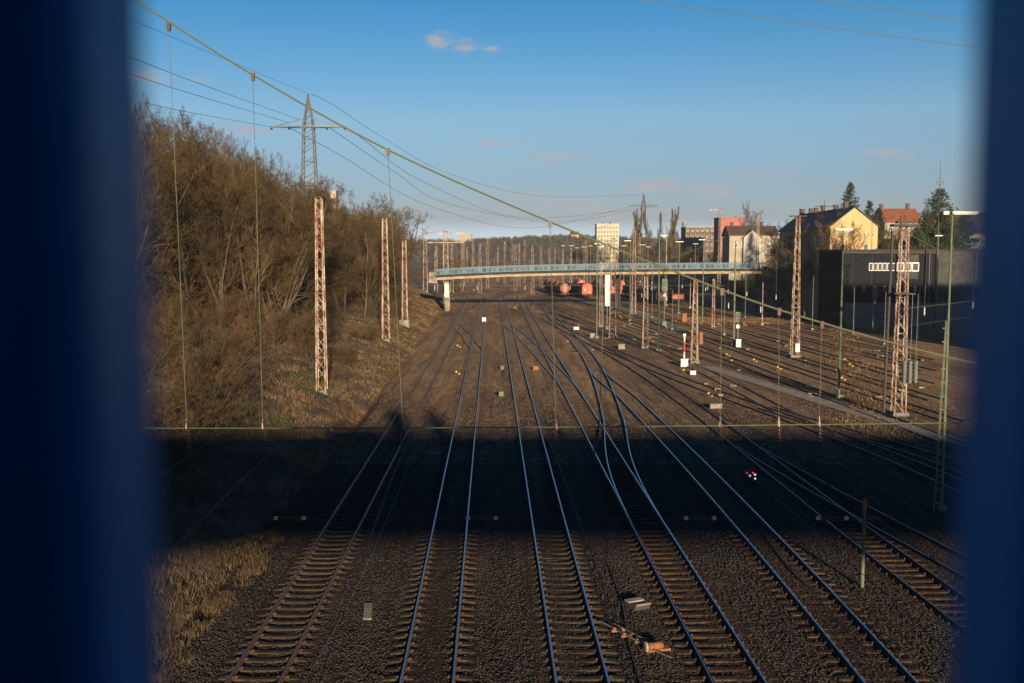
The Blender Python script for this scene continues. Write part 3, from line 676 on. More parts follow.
# ------------------------------------------------------------------ power pylons and their lines
def pylon(label, px, top, arm, armw, Y, z0, wbp, m='grey'):
    P = D(px, 256, Y); T = D(px, top, Y)[2]; A = D(px, arm, Y)[2]; s = Y/F
    root = empty('power_pylon', (P[0], Y, z0), 0, label, 'pylon', 'power line pylons')
    H = A-z0; legs, br, cp = lattice(H, wbp*s*(1.3 if Y < 400 else .95), 2.5 if Y < 400 else 2.2, 17, th=.3)
    for q in legs: q.build('leg', m, root)
    br.build('bracing', m, root)
    wt = 2.5 if Y < 400 else 2.2
    q = MB(); hp = T-A
    for sx, sy in ((-1, -1), (1, -1), (1, 1), (-1, 1)): q.tube([(sx*wt/2, sy*wt/2, H), (0, 0, H+hp)], .2, 4)
    for i in range(5):
        f = i/5; w = wt*(1-f)/2; z = H+hp*f; w2 = wt*(1-f-.2)/2; z2 = H+hp*(f+.2)
        for sy in (-1, 1): q.tube([(-w, sy*w, z), (w2, sy*w2, z2)], .07, 3); q.tube([(w, sy*w, z), (-w2, sy*w2, z2)], .07, 3)
        for sx in (-1, 1): q.tube([(sx*w, -w, z), (sx*w2, w2, z2)], .07, 3)
    q.build('peak', m, root)
    a = armw*s/2
    for sx in (-1, 1):
        q = MB()
        for sy in (-1, 1):
            q.tube([(0, sy*wt/2, H), (sx*a, 0, H)], .24, 4); q.tube([(sx*wt*.4, sy*wt/2*.7, H+hp*.25), (sx*a*.92, 0, H+.1)], .08, 4)
            for j in range(5):
                f = j/5; q.tube([(sx*a*f, sy*wt/2*(1-f), H), (sx*a*(f+.2), -sy*wt/2*(1-f-.2), H)], .06, 3)
        q.build('crossarm', m, root)
        for f in (.97, .5):
            q = MB(); q.lathe((sx*a*f, -.9, H-.6), [(.05, -.9)] + [(.22 if j % 2 else .1, -.85+j*.14) for j in range(12)] + [(.05, .9)], 7, axis='y'); q.build('insulator', 'mast_dark', root)
    return root, P[0], A, T, a
py1 = pylon('tall grey lattice power pylon above the trees at left', 311, 94, 127, 74, 262, 8, 15)
py2 = pylon('tiny distant power pylon above the bare poplars', 643, 194, 206, 29, 685, 8, 8, 'mast_dark')
def wire(label, pts, r=.03, m='wire_dark', group='power lines in the sky', name='power_line', n=14, cat='power line'):
    """smooth wire through 3-D points"""
    P = [np.array(p, float) for p in pts]; Q = []
    ext = [2*P[0]-P[1]] + P + [2*P[-1]-P[-2]]
    for i in range(1, len(ext)-2):
        for k in range(n):
            t = k/n; a0, a1, a2, a3 = ext[i-1], ext[i], ext[i+1], ext[i+2]
            Q.append(.5*((2*a1)+(-a0+a2)*t+(2*a0-5*a1+4*a2-a3)*t*t+(-a0+3*a1-3*a2+a3)*t**3))
    Q.append(P[-1]); q = MB(); q.tube([tuple(p) for p in Q], r, 5)
    o = q.build(name, m); return tag(o, label, cat, group) if label else o
wire('upper of the lines running from the pylon arm to the left blue bar', [D(300, 120, 261), D(130, 57, 140), D(-140, -70, 85)], .045)
wire('middle of the lines running from the pylon arm to the left blue bar', [D(290, 123, 261), D(136, 76, 145), D(-140, -30, 90)], .045)
wire('lowest of the lines running from the pylon arm to the left blue bar', [D(276, 128, 261), D(136, 101, 170), D(-140, 20, 100)], .045)
wire('thin earth wire running left from the pylon tip', [D(309, 94, 262), D(142, 24, 140), D(-100, -90, 90)], .03)
wire('earth wire from the big pylon tip to the distant pylon', [D(311, 94, 262), D(335, 106, 300), D(382, 137, 370), D(450, 174, 470), D(540, 196, 580), D(643, 195, 685)], .06)
wire('line from the big pylon right arm end down to the distant pylon', [D(349, 129, 262), D(430, 185, 400), D(528, 218, 560), D(656, 207, 685)], .07)
wire('line from the big pylon inner right arm down to the distant pylon', [D(330, 128, 262), D(395, 172, 380), D(450, 204, 480), D(560, 222, 600), D(650, 207, 685)], .07)
wire('line from the big pylon left arm down to the distant pylon', [D(290, 128, 262), D(340, 155, 330), D(430, 206, 470), D(530, 228, 600), D(630, 207, 685)], .07)
wire('longer of the two high wires crossing the upper right sky', [D(560, -11, 60), D(700, 9, 60), D(860, 32, 60), D(1010, 52, 60)], .022, 'wire', 'high wires upper right')
wire('shorter of the two high wires, in the top right corner', [D(760, -9, 60), D(860, 6, 60), D(1010, 27, 60)], .022, 'wire', 'high wires upper right')

# ------------------------------------------------------------------ overhead cross spans
SY = 23.0
cs = empty('overhead_cross_span', (0, SY, 6), 0, 'nearest catenary cross span, its thick green rope sloping across the whole view', 'overhead line', 'catenary cross spans')
def child_wire(name, pts, r, m, par, n=10):
    o = wire(None, pts, r, m, None, name, n); o.parent = par; o.matrix_parent_inverse = Matrix.Translation(-Vector(par.location)); return o
child_wire('suspension_rope', [D(-60, -135, SY), D(40, -62, SY), D(135, 0, SY), D(253, 75, SY), D(388, 150, SY), D(550, 222, SY), D(721.7, 289.7, SY), D(821.6, 322.7, SY), D(960, 360, SY), D(1200, 412, SY)], .022, 'wire', cs, 8)
child_wire('span_wire', [D(-120, 428, SY), D(500, 427.5, SY), D(1160, 420.5, SY)], .013, 'wire', cs, 6)
child_wire('span_wire', [D(-120, 519, SY), D(500, 519, SY), D(1160, 515, SY)], .007, 'wire_dark', cs, 6)
DR = [((169, 25), (187, 427)), ((253, 75), (263, 427)), ((388, 150), (403, 427)), ((550, 222), (556, 427)), ((606, 246.5), (599, 427)), ((721.7, 289.7), (720, 425)), ((778.8, 309.5), (778.5, 424.5)), ((821.6, 322.7), (819, 424))]
INS = []
for i, (a, c) in enumerate(DR):
    A, C = D(*a, SY), D(*c, SY)
    child_wire('dropper', [A, C], .0075, 'wire', cs, 1)
    q = MB(); q.box((A[0], A[1], A[2]-.05), (.07, .07, .17), taper=1.3); o = q.build('clamp', 'ceramic_brown', cs); o.matrix_parent_inverse = Matrix.Translation(-Vector(cs.location))
    dx = [.12, .16, -.02, -.03, -.12, .02, 0, 0][i]; top = Vector((C[0], C[1], C[2]+.16)); bot = Vector((C[0]+dx, C[1]-.15, C[2]-.62))
    q = MB(); prof = [(.018, 0), (.05, .03), (.05, .12)]
    q.lathe((C[0], C[1], C[2]-.04), [(.012, .22), (.022, .14), (.032, .05), (.032, 0)], 8, m=0)
    for j in range(6):
        f = j/6; p = top.lerp(bot, .3+f*.62); q.lathe(tuple(p), [(.025, -.035), (.06, -.01), (.06, .005), (.025, .03)], 8, m=1)
    q.tube([top, bot], .018, 6, m=1)
    o = q.build('insulator', ['ceramic', 'ceramic_brown'], cs); o.matrix_parent_inverse = Matrix.Translation(-Vector(cs.location))
    INS.append(bot)
for x in (290, 482, 700, 832):
    C = D(x, 518, SY); q = MB(); q.tube([(C[0]-.32, SY, C[2]), (C[0]+.32, SY, C[2])], .03, 6, m=0)
    for s_ in (-1, 1): q.box((C[0]+s_*.33, SY, C[2]), (.09, .07, .08), m=1)
    for j in range(7): q.lathe((C[0]-.24+j*.08, SY, C[2]), [(.03, -.02), (.055, 0), (.03, .02)], 7, m=0, axis='x')
    o = q.build('insulator', ['mast_dark', 'ceramic'], cs); o.matrix_parent_inverse = Matrix.Translation(-Vector(cs.location))
wl = ['over the left bank', 'over the leftmost track', 'over the space beside the second track', 'right of the centre track', 'over the diagonal track', 'right of the diagonal timber track', 'over the curving tracks', 'over the shaded tracks at right']
for i, P in enumerate(INS):
    sl = -.03 if i > 0 else -.05; sl += .004*(i-3)
    wire('thin dark carrying wire ' + wl[i], [(P[0]-sl*23, 0.9, P[2]-.3), P, (P[0]+sl*26, 50, P[2]-.75), (P[0]+sl*54, 78, P[2]-.1), (P[0]+sl*100, 125, P[2]-.6)], .0065, 'wire_dark', 'longitudinal carrying wires', 'catenary_wire', 8, 'overhead wire')
# farther spans
def span(label, A, B, sag, low, nd, seed):
    rs = random.Random(seed); root = empty('overhead_cross_span', A, 0, label, 'overhead line', 'catenary cross spans')
    A, B = Vector(A), Vector(B); pts = []
    for k in range(17):
        f = k/16; p = A.lerp(B, f); p[2] -= sag*4*f*(1-f); pts.append(p)
    child_wire('suspension_rope', pts, .02+A[1]*.00008, 'wire', root, 1)
    la = Vector((A[0], A[1], low)); lb = Vector((B[0], B[1], low))
    child_wire('span_wire', [la, lb], .016+A[1]*.00006, 'wire', root, 1)
    child_wire('span_wire', [la-Vector((0, 0, 1.4)), lb-Vector((0, 0, 1.4))], .014+A[1]*.00006, 'wire_dark', root, 1)
    for k in range(nd):
        f = (k+.5+rs.uniform(-.15, .15))/nd; p = A.lerp(B, f); z = p[2]-sag*4*f*(1-f); t = Vector((p[0], p[1], z)); q_ = Vector((p[0], p[1], low))
        if z > low: child_wire('dropper', [t, q_], .012, 'wire', root, 1)
        q = MB(); c = q_ - Vector((0, 0, .4)); q.lathe(tuple(c), [(.02, -.35), (.06, -.25), (.06, .25), (.02, .35)], 6); o = q.build('insulator', 'ceramic', root); o.matrix_parent_inverse = Matrix.Translation(-Vector(root.location))
    return root
span('catenary cross span between the big right mast and the lattice mast beside the white panel', (tr1[0], tr1[1], tr1[2]-.3), (tr5[0], tr5[1], tr5[2]-1.5), 7.4, 7.3, 8, 1)
span('catenary cross span hung between the tall tapering mast and the short mast beyond it', (tr2[0], tr2[1], tr2[2]-.4), (tr6[0], tr6[1], tr6[2]-.5), 8.0, 7.4, 8, 2)
span('catenary cross span from the left bank mast by the bridge across the tracks', (t4[0], 168, 15.5), (36, 168, 15.5), 7.0, 7.3, 8, 3)
span('catenary cross span right of the big lattice mast toward the grey wall', (tr1[0], tr1[1], tr1[2]-.2), (74, 128, 15), 3.5, 8.2, 5, 4)
# ------------------------------------------------------------------ buildings
def building(name, label, cat, x0, x1, y0, y1, z0, ze, zr, ridge, wall, roof, wins=(), side=(), over=.35, group=None, chim=(), frame='white'):
    """ridge: 'y' gable faces the camera, 'x' eave faces the camera, None flat roof. wins on the front (x, z, w, h); side windows on the left face (y, z, w, h)"""
    cx = (x0+x1)/2; root = empty(name, (cx, y0, z0), 0, label, cat, group); W = (x1-x0)/2; Dp = y1-y0; he = ze-z0; hr = zr-z0 if zr else he
    q = MB()
    if ridge == 'y':
        q.poly([(-W, 0, 0), (W, 0, 0), (W, 0, he), (0, 0, hr), (-W, 0, he)]); q.poly([(-W, Dp, 0), (-W, Dp, he), (0, Dp, hr), (W, Dp, he), (W, Dp, 0)])
    else:
        q.quad((-W, 0, 0), (W, 0, 0), (W, 0, he), (-W, 0, he)); q.quad((W, Dp, 0), (-W, Dp, 0), (-W, Dp, he), (W, Dp, he))
    if ridge == 'x':
        q.poly([(-W, Dp, 0), (-W, 0, 0), (-W, 0, he), (-W, Dp/2, hr), (-W, Dp, he)]); q.poly([(W, 0, 0), (W, Dp, 0), (W, Dp, he), (W, Dp/2, hr), (W, 0, he)])
    else:
        q.quad((-W, Dp, 0), (-W, 0, 0), (-W, 0, he), (-W, Dp, he)); q.quad((W, 0, 0), (W, Dp, 0), (W, Dp, he), (W, 0, he))
    q.build('wall', wall, root)
    q = MB(); t = .22
    if ridge == 'y':
        sl = (hr-he)/W
        for s in (-1, 1):
            a = (s*(W+over), -over, he-over*sl+.02); b_ = (0, -over, hr+.02); c = (0, Dp+over, hr+.02); d = (s*(W+over), Dp+over, he-over*sl+.02)
            up = lambda p: (p[0], p[1], p[2]+t)
            q.quad(a, b_, c, d); q.quad(up(a), up(b_), up(c), up(d)); q.quad(a, d, up(d), up(a)); q.quad(a, b_, up(b_), up(a)); q.quad(d, c, up(c), up(d))
    elif ridge == 'x':
        sl = (hr-he)/(Dp/2)
        for s in (0, 1):
            yy = -over if s == 0 else Dp+over
            a = (-W-over, yy, he-over*sl+.02); b_ = (W+over, yy, he-over*sl+.02); c = (W+over, Dp/2, hr+.02); d = (-W-over, Dp/2, hr+.02)
            up = lambda p: (p[0], p[1], p[2]+t)
            q.quad(a, b_, c, d); q.quad(up(a), up(b_), up(c), up(d)); q.quad(a, b_, up(b_), up(a)); q.quad(a, d, up(d), up(a)); q.quad(b_, c, up(c), up(b_))
    else:
        q.box((0, Dp/2, he+.2), (2*W+.3, Dp+.3, .4))
    rf = q.build('roof', roof, root)
    for (cx_, cy_, hh) in chim:
        c = MB(); c.box((cx_, cy_, hr+hh/2-.6), (.8, .7, hh+.8)); c.box((cx_, cy_, hr+hh-.15), (.95, .85, .12)); c.build('chimney', 'roof_brown', rf)
    def win(px_, pz, w, h, face):
        if face == 'f': f = (px_-cx, -.03, pz-z0); dims = (w, .10, h); pd = (w*.78, .04, h*.82); pf = (f[0], -.10, f[2]); bars = [((f[0], -.13, f[2]), (.07, .03, h*.82))]
        else: f = (-W-.03, px_-y0, pz-z0); dims = (.10, w, h); pd = (.04, w*.78, h*.82); pf = (-W-.10, f[1], f[2]); bars = [((-W-.13, f[1], f[2]), (.03, .07, h*.82))]
        c = MB(); c.box(f, dims)
        for bc, bd in bars: c.box(bc, bd)
        o = c.build('window', frame, root); c = MB(); c.box(pf, pd); c.build('pane', 'glass', o)
    for w_ in wins: win(*w_, 'f')
    for w_ in side: win(*w_, 's')
    return root
M['yellow_wall'] = mat('yellow_render', (.30, .20, .095), .85, c2=(.34, .235, .115), scale=.4)
M['pink_wall'] = mat('pink_render', (.18, .07, .066), .85, c2=(.215, .085, .08), scale=.4)
M['cream_wall'] = mat('cream_render', (.16, .14, .105), .85, c2=(.22, .195, .15), scale=.5)
M['white_wall'] = mat('whitish_render', (.20, .19, .175), .85, c2=(.26, .25, .23), scale=.4)
M['tower_wall'] = mat('pale_yellow_facade', (.245, .225, .17), .85, c2=(.29, .265, .205), scale=.3)
M['brown_wall'] = mat('brown_facade', (.055, .036, .026), .85, c2=(.085, .06, .042), scale=.5)
M['grey_wall'] = mat('grey_facade', (.028, .028, .028), .9, c2=(.05, .048, .045), scale=.8, bump=.3, spec=.05)
M['grey_base'] = mat('grey_base_wall', (.07, .07, .07), .9, c2=(.13, .125, .12), scale=.7, bump=.3, spec=.05)
wn = [(61.0+1.5*i, 16.3, .5, .35) for i in range(6)]
building('apartment_house', 'yellow gabled apartment house with dark slate roof and a row of chimneys', 'apartment house', 60.4, 69.4, 190, 226, 0, 17.9, 21.4, 'y', 'yellow_wall', 'roof_slate',
         [(62.5, 13.8, 1.1, 1.4), (67.3, 13.8, 1.1, 1.4), (62.5, 10.8, 1.1, 1.4), (67.3, 10.8, 1.1, 1.4)] + wn, [(194+5*i, 15.2, 1.3, 1.6) for i in range(6)], chim=[(0, 5, 1.5), (.3, 12, 1.2), (-.4, 18, 1.4), (0, 24, 1.2), (.4, 29, 1.3), (0, 34, 1.4)])
hA = building('house', 'cream house with brown roof and a white gabled middle bay', 'house', 65.2, 79.8, 300, 310, 5, 18.5, 21.2, 'x', 'cream_wall', 'roof_brown', [(67.2, 15.5, 1.2, 1.6), (69.4, 15.5, 1.1, 1.6), (76.8, 15.2, 1.2, 1.6), (76.8, 12, 1.2, 1.6)], chim=[(-5.6, 5, 1.4), (3.5, 5, 1.6)])
q = MB(); W = 2.6; y = -1.2; he, hr = 12.9, 15.0
q.poly([(-W, y, 0), (W, y, 0), (W, y, he), (0, y, hr), (-W, y, he)]); q.quad((-W, y, 0), (-W, y, he), (-W, 3, he), (-W, 3, 0)); q.quad((W, y, 0), (W, y, he), (W, 3, he), (W, 3, 0))
o = q.build('bay', 'white_wall', hA); o.location = (-.7, 0, 0)
q = MB()
for s in (-1, 1): q.quad((s*(W+.3), y-.3, he-.2), (0, y-.3, hr+.12), (0, 4.8, hr+.12), (s*(W+.3), 4.8, he-.2)); q.quad((s*(W+.3), y-.3, he-.35), (0, y-.3, hr-.03), (0, 4.8, hr-.03), (s*(W+.3), 4.8, he-.35)); q.quad((s*(W+.3), y-.3, he-.35), (0, y-.3, hr-.03), (0, y-.3, hr+.12), (s*(W+.3), y-.3, he-.2))
o = q.build('bay_roof', 'roof_brown', hA); o.location = (-.7, 0, 0)
for (x, z, w, h) in ((-.7, 13.3, .8, .7), (-1.3, 9.9, .8, 1.3), (0, 9.9, .8, 1.3), (-.7, 6.2, 1.2, 1.3)):
    q = MB(); q.box((x, y-.03, z), (w, .1, h)); o = q.build('window', 'white', hA); q = MB(); q.box((x, y-.1, z), (w*.76, .04, h*.8)); q.build('pane', 'glass', o)
ww = [(75.5+2.1*i, 11.5+2.9*j, 1.5, 1.5) for i in range(6) for j in range(5)]
ab = building('apartment_block', 'brown gridded apartment block with a pale cornice below the pink block', 'apartment block', 74.6, 88.4, 430, 442, 4, 24.4, None, None, 'brown_wall', 'cream_concrete', ww, [], frame='dark')
q = MB()
for i in range(8): q.box((-6.9+i*1.97, -.25, 12), (.22, .5, 16.6))
for j in range(7): q.box((0, -.28, 5.4+j*2.35), (13.9, .5, .3))
q.build('balcony_grid', 'concrete', ab)
building('apartment_block', 'pink flat roofed block behind the cream house', 'apartment block', 79.0, 88.5, 380, 392, 4, 26.6, None, None, 'pink_wall', 'pink_wall', [(84, 23, 1.2, 1.3), (87, 23, 1.2, 1.3)], [], over=0, chim=[(1.5, 3, .9)])
building('tower_block', 'pale yellow high rise standing alone over the wagons', 'tower block', 59.2, 74.8, 700, 714, 0, 34.4, None, None, 'tower_wall', 'tower_wall', [(60.6+2.1*i, 8+3.0*j, 1.1, 1.2) for i in range(7) for j in range(9)], [], frame='dark', chim=[(-3, 5, 1.6), (2, 5, 2)])
building('tower_block', 'cream high rise top showing above the trees beside the pylon', 'tower block', -110, -103.5, 560, 572, 8, 47, None, None, 'cream_wall', 'cream_wall', [(-109+1.7*i, 42-3*j, .9, 1.2) for i in range(4) for j in range(4)], [], frame='dark', chim=[(-2, 4, 1.5), (2.3, 4, 3)])
building('tower_block', 'paler second high rise right beside the cream one above the trees', 'tower block', -102, -98.6, 562, 572, 8, 48.5, None, None, 'tower_wall', 'tower_wall', [(-101+1.5*i, 44-3*j, .8, 1.2) for i in range(2) for j in range(3)], [], frame='dark')
building('house', 'red roofed house with a chimney behind the trees', 'house', 97.5, 107, 262, 272, 6, 21.2, 24.6, 'x', 'cream_wall', 'roof_red', [(99+2.4*i, 19.4, 1.0, 1.3) for i in range(4)], chim=[(-4, 5, 1.5), (3, 5, 1.7)], group='red roofed houses')
building('house', 'darker red roofed house half hidden by the big pine', 'house', 108.5, 116, 258, 268, 6, 19.5, 22.4, 'x', 'white_wall', 'roof_red', [(110+2.2*i, 17.6, 1.0, 1.3) for i in range(3)], chim=[(2, 5, 1.4)], group='red roofed houses')
building('house', 'house with dull red roof at the right blue bar', 'house', 99, 112, 225, 236, 6, 17.5, 22, 'x', 'cream_wall', 'roof_brown', [(101+2.4*i, 15.6, 1.0, 1.3) for i in range(4)], group='red roofed houses')
building('house', 'tiny white building on the wooded hill left of centre', 'house', -52, -40, 980, 990, 24, 33.5, None, None, 'cream_wall', 'cream_wall', [(-50+3*i, 31, 1.5, 1.5) for i in range(4)], group='far buildings on the hill')
building('house', 'tiny yellow house on the hill line left of the high rise', 'house', 60, 68, 1020, 1030, 22, 34, 37, 'x', 'yellow_wall', 'roof_brown', [(62, 31, 1.5, 1.5), (66, 31, 1.5, 1.5)], group='far buildings on the hill')
# signal building at right
sb = building('signal_building', 'dark slate clad railway building with a strip of white framed windows', 'railway building', 57.2, 104, 172, 186, 0, 13.0, None, None, 'slate', 'dark', [], [])
cx = (57.2+104)/2
for i in range(6):
    q = MB(); x = 61.8+.78*i-cx; q.box((x, -.05, 10.4), (.66, .12, 1.35)); o = q.build('window', 'white', sb); q = MB(); q.box((x, -.13, 10.4), (.48, .04, 1.1)); q.build('pane', 'glass', o)
q = MB(); q.box((68.0-cx, -.35, 10.4), (3.5, .7, 4.2)); q.build('bay', 'grey_wall', sb)
for (x, w) in ((66.6, .9), (67.9, .9), (69.2, .9)):
    q = MB(); q.box((x-cx, -.76, 10.4), (w+.3, .12, 1.55)); o = q.build('window', 'white', sb); q = MB(); q.box((x-cx, -.84, 10.4), (w, .04, 1.15)); q.build('pane', 'glass', o)
q = MB(); q.box((88.5-cx, -.4, 6.6), (31, .8, 12.6)); q.build('annex', 'grey_wall', sb)
q = MB(); q.box((-.3, -.9, 2.1), (46.5, 1.8, 4.2)); q.build('base_storey', 'grey_base', sb)
for i in range(12):
    q = MB(); q.box((-22+i*3.4, -.06, 8.4), (.12, .08, 8.2)); q.build('panel_joint', 'dark', sb)
q = MB(); q.box((0, -.12, 12.85), (47.2, .22, .3)); q.build('fascia', 'grey_wall', sb)
for x in (71.5, 79.5, 88): 
    q = MB(); q.tube([(x-cx, -.95, .3), (x-cx, -.95, 12.8)], .09, 6); q.build('downpipe', 'grey', sb)
for i, x in enumerate((58.6, 60.9, 65.4, 67.2, 71.2, 74.6, 78)):
    q = MB(); q.box((x-cx, -1.83, 1.2 if i in (2, 3) else 2.4), (1.1, .08, 2.3 if i in (2, 3) else .9)); q.build('door' if i in (2, 3) else 'vent', 'grey', sb)
for i in range(9):
    q = MB(); x = 59+1.75*i-cx; q.box((x, -.05, 6.6), (.5, .1, 1.0)); o = q.build('window', 'concrete', sb); q = MB(); q.box((x, -.12, 6.6), (.36, .04, .8)); q.build('pane', 'glass', o)
q = MB(); q.tube([(61.2-cx, .5, 13), (61.2-cx, .5, 14.3)], .25, 8); q.build('chimney', 'concrete', sb)
building('house', 'unseen tall house added to cast shade at the far right', 'house', 66, 92, 98, 112, 0, 16, 19, 'x', 'cream_wall', 'roof_brown', [(68+3*i, 9, 1.2, 1.5) for i in range(7)])  # added out of view, sized to shade the railway building's foot and nearby ground
am = empty('antenna_mast', (71.7, 168.5, 0), 0, 'thin tall antenna mast with short cross rods beside the big pine', 'antenna')
q = MB(); q.tube([(0, 0, 0), (0, 0, 17)], .16, 6); q.tube([(0, 0, 17), (0, 0, 28)], .08, 6, r2=.03); q.build('pole', 'mast_dark', am)
q = MB(); q.box((0, 0, 24.6), (1.3, .05, .06)); q.box((0, 0, 24.2), (.05, 1.1, .06)); q.tube([(.5, 0, 24.1), (.5, 0, 25.2)], .025, 4); q.tube([(-.5, 0, 24.1), (-.5, 0, 25.2)], .025, 4); q.build('aerial', 'mast_dark', am)
# white container with red lettering before the building
wc = empty('white_barrier_block', (G(857.5, 317)[0], G(857.5, 317)[1], 0), 0, 'white low block with red scrawled writing on the grass before the dark building', 'barrier')
q = MB(); q.box((0, 0, .75), (3.2, .8, 1.5), taper=.97); q.build('block', 'white', wc)
q = MB()
for i in range(7): q.box((-.3+i*.25, -.41, .75+.1*math.sin(i*2)), (.16, .03, .45)); q.box((-.25+i*.25, -.425, .65+.2*(i % 2)), (.2, .03, .1))
q.build('writing', 'red', wc)

# ------------------------------------------------------------------ hills
xs = np.arange(-900, 1900, 14.0); ys = np.concatenate([np.arange(560, 1300, 22.0), [1500, 1800]])
def hz(X, Y):
    base = 31 + 2.2*np.sin(X/95+1) + 1.6*np.sin(X/41) + 5*sstep(-60, -500, X) + 4*sstep(150, 600, X)
    return -3 + base*sstep(560, 1080, Y) + rng.normal(0, 1.0, X.shape)
M['hill'] = mat('hill_wood_floor', (.03, .022, .016), .95, c2=(.055, .04, .027), scale=.02)
sheet('hills', xs, ys, hz, 'hill')
M['farwood'] = mat('far_bare_wood', (.032, .025, .02), .95, c2=(.075, .055, .04), scale=.03, c3=(.035, .036, .024), s3=.012)
def twiggy(n, h, w, seed):
    r = np.random.default_rng(seed); V = []; Fc = []
    for i in range(n):
        a = r.random()*6.28; rr = w*math.sqrt(r.random())*.5; zb = h*r.uniform(.0, .35); top = h*(1-.55*(rr/(w*.5))**2)*r.uniform(.75, 1.05)
        x, y = math.cos(a)*rr, math.sin(a)*rr; t = r.uniform(.18, .4); k = len(V); lean = r.uniform(-.5, .5, 2)
        V += [(x*.6-t*math.sin(a), y*.6+t*math.cos(a), zb), (x*.6+t*math.sin(a), y*.6-t*math.cos(a), zb), (x+lean[0], y+lean[1], max(top, zb+1))]; Fc.append((k, k+1, k+2))
    return np.array(V), np.array(Fc)
tv, tf = twiggy(60, 9, 8, 3)
n = 6500; X = rng.uniform(-420, 900, n); Y = 575 + 560*rng.random(n)
X = X*(Y/1000)**.6
Z = -3 + (31 + 2.2*np.sin(X/95+1) + 1.6*np.sin(X/41))*sstep(560, 1080, Y) - 1
s = rng.uniform(.45, 1.0, n)
V_, F_ = scatter(tv, tf, np.stack([X, Y, Z], -1), np.stack([s, s, s*.8], -1), rng.random(n)*6.28)
tag(np_mesh('woodland', V_, F_, 'farwood'), kind='stuff')

# ------------------------------------------------------------------ bare trees
def grow(seed, H, stems=1, lean=.15, K=(9, 7, 6, 5), spread=.9, up=.25, r0=.16, ratio=(.42, .5, .5, .5), tip=.012, start=.25, droop=0.0):
    r = np.random.default_rng(seed); out = []
    P0 = np.zeros((stems, 3)); P0[:, :2] = r.normal(0, .25*(stems > 1)+.01, (stems, 2))
    d = np.stack([r.normal(0, lean, stems), r.normal(0, lean, stems), np.ones(stems)], -1); d /= np.linalg.norm(d, axis=1)[:, None]
    Ln = H*r.uniform(.8, 1, stems); Ln[0] = H; rad = np.full(stems, r0)
    for lev in range(len(K)+1):
        ns = 6 if lev == 0 else (4 if lev < 3 else 3)
        pts = [P0]; dd = d.copy()
        for k in range(ns):
            dd = dd + r.normal(0, .10 if lev == 0 else .17, dd.shape) + np.array([0, 0, (up if lev else .05)*(.5) - droop*lev*.35*k/ns]); dd /= np.linalg.norm(dd, axis=1)[:, None]
            pts.append(pts[-1] + dd*(Ln/ns)[:, None])
        pts = np.stack(pts, 1); out.append((lev, pts, rad))
        if lev == len(K): break
        kk = K[lev]; n = len(P0); t = np.clip(start + (1-start)*(np.arange(kk)[None]+r.random((n, kk)))/kk if lev == 0 else .2+.8*(np.arange(kk)[None]+r.random((n, kk)))/kk, 0, .98)
        f = t*ns; i0 = f.astype(int); fr = (f-i0)[..., None]
        A = np.take_along_axis(pts, i0[..., None].repeat(3, -1), 1); B = np.take_along_axis(pts, (i0+1)[..., None].repeat(3, -1), 1)
        P = A + (B-A)*fr; T = (B-A); T /= np.linalg.norm(T, axis=-1, keepdims=True)
        rd = r.normal(0, 1, T.shape); rd -= (rd*T).sum(-1, keepdims=True)*T; rd /= np.linalg.norm(rd, axis=-1, keepdims=True)
        nd = T*(1-spread*.45) + rd*spread + np.array([0, 0, up]); nd /= np.linalg.norm(nd, axis=-1, keepdims=True)
        nl = (Ln[:, None]*ratio[lev]*(1.15-.55*t)*r.uniform(.7, 1.15, (n, kk)))
        nr = np.maximum(rad[:, None]*(1-.65*t)*.5, tip)
        P0, d, Ln, rad = P.reshape(-1, 3), nd.reshape(-1, 3), nl.reshape(-1), nr.reshape(-1)
    return out
def seg_mesh(items, sides=3):
    VV, FF, o = [], [], 0
    for lev, pts, rad in items:
        n, m, _ = pts.shape; T = np.gradient(pts, axis=1); T /= np.linalg.norm(T, axis=-1, keepdims=True)+1e-9
        ref = np.where(np.abs(T[..., 2:3]) > .9, np.array([1., 0, 0]), np.array([0, 0, 1.])); A = np.cross(T, ref); A /= np.linalg.norm(A, axis=-1, keepdims=True); B = np.cross(T, A)
        tp = np.linspace(1, .35, m)[None, :, None]*rad[:, None, None]
        sd = 5 if lev == 0 else sides; ring = np.stack([pts + (A*math.cos(2*math.pi*k/sd) + B*math.sin(2*math.pi*k/sd))*tp for k in range(sd)], 2)
        idx = np.arange(n*m*sd).reshape(n, m, sd)+o; a = idx[:, :-1, :]; c = idx[:, 1:, :]
        FF.append(np.stack([a, np.roll(a, -1, 2), np.roll(c, -1, 2), c], -1).reshape(-1, 4)); VV.append(ring.reshape(-1, 3)); o += n*m*sd
    return np.concatenate(VV), np.concatenate(FF)
def make_tree(name, label, group, seed, H, twig='twig', cat='tree', **k):
    it = grow(seed, H, **k); root = empty(name, (0, 0, 0), 0, label, cat, group)
    V, Fc = seg_mesh([q for q in it if q[0] < 1]); np_mesh('trunk' if cat == 'tree' else 'stem', V, Fc, 'bark', root)
    V, Fc = seg_mesh([q for q in it if q[0] >= 1]); np_mesh('crown', V, Fc, twig, root)
    return root
LBL = 'bare brown tree tangled among others on the left bank'; GRP = 'bare trees massed on the left bank'
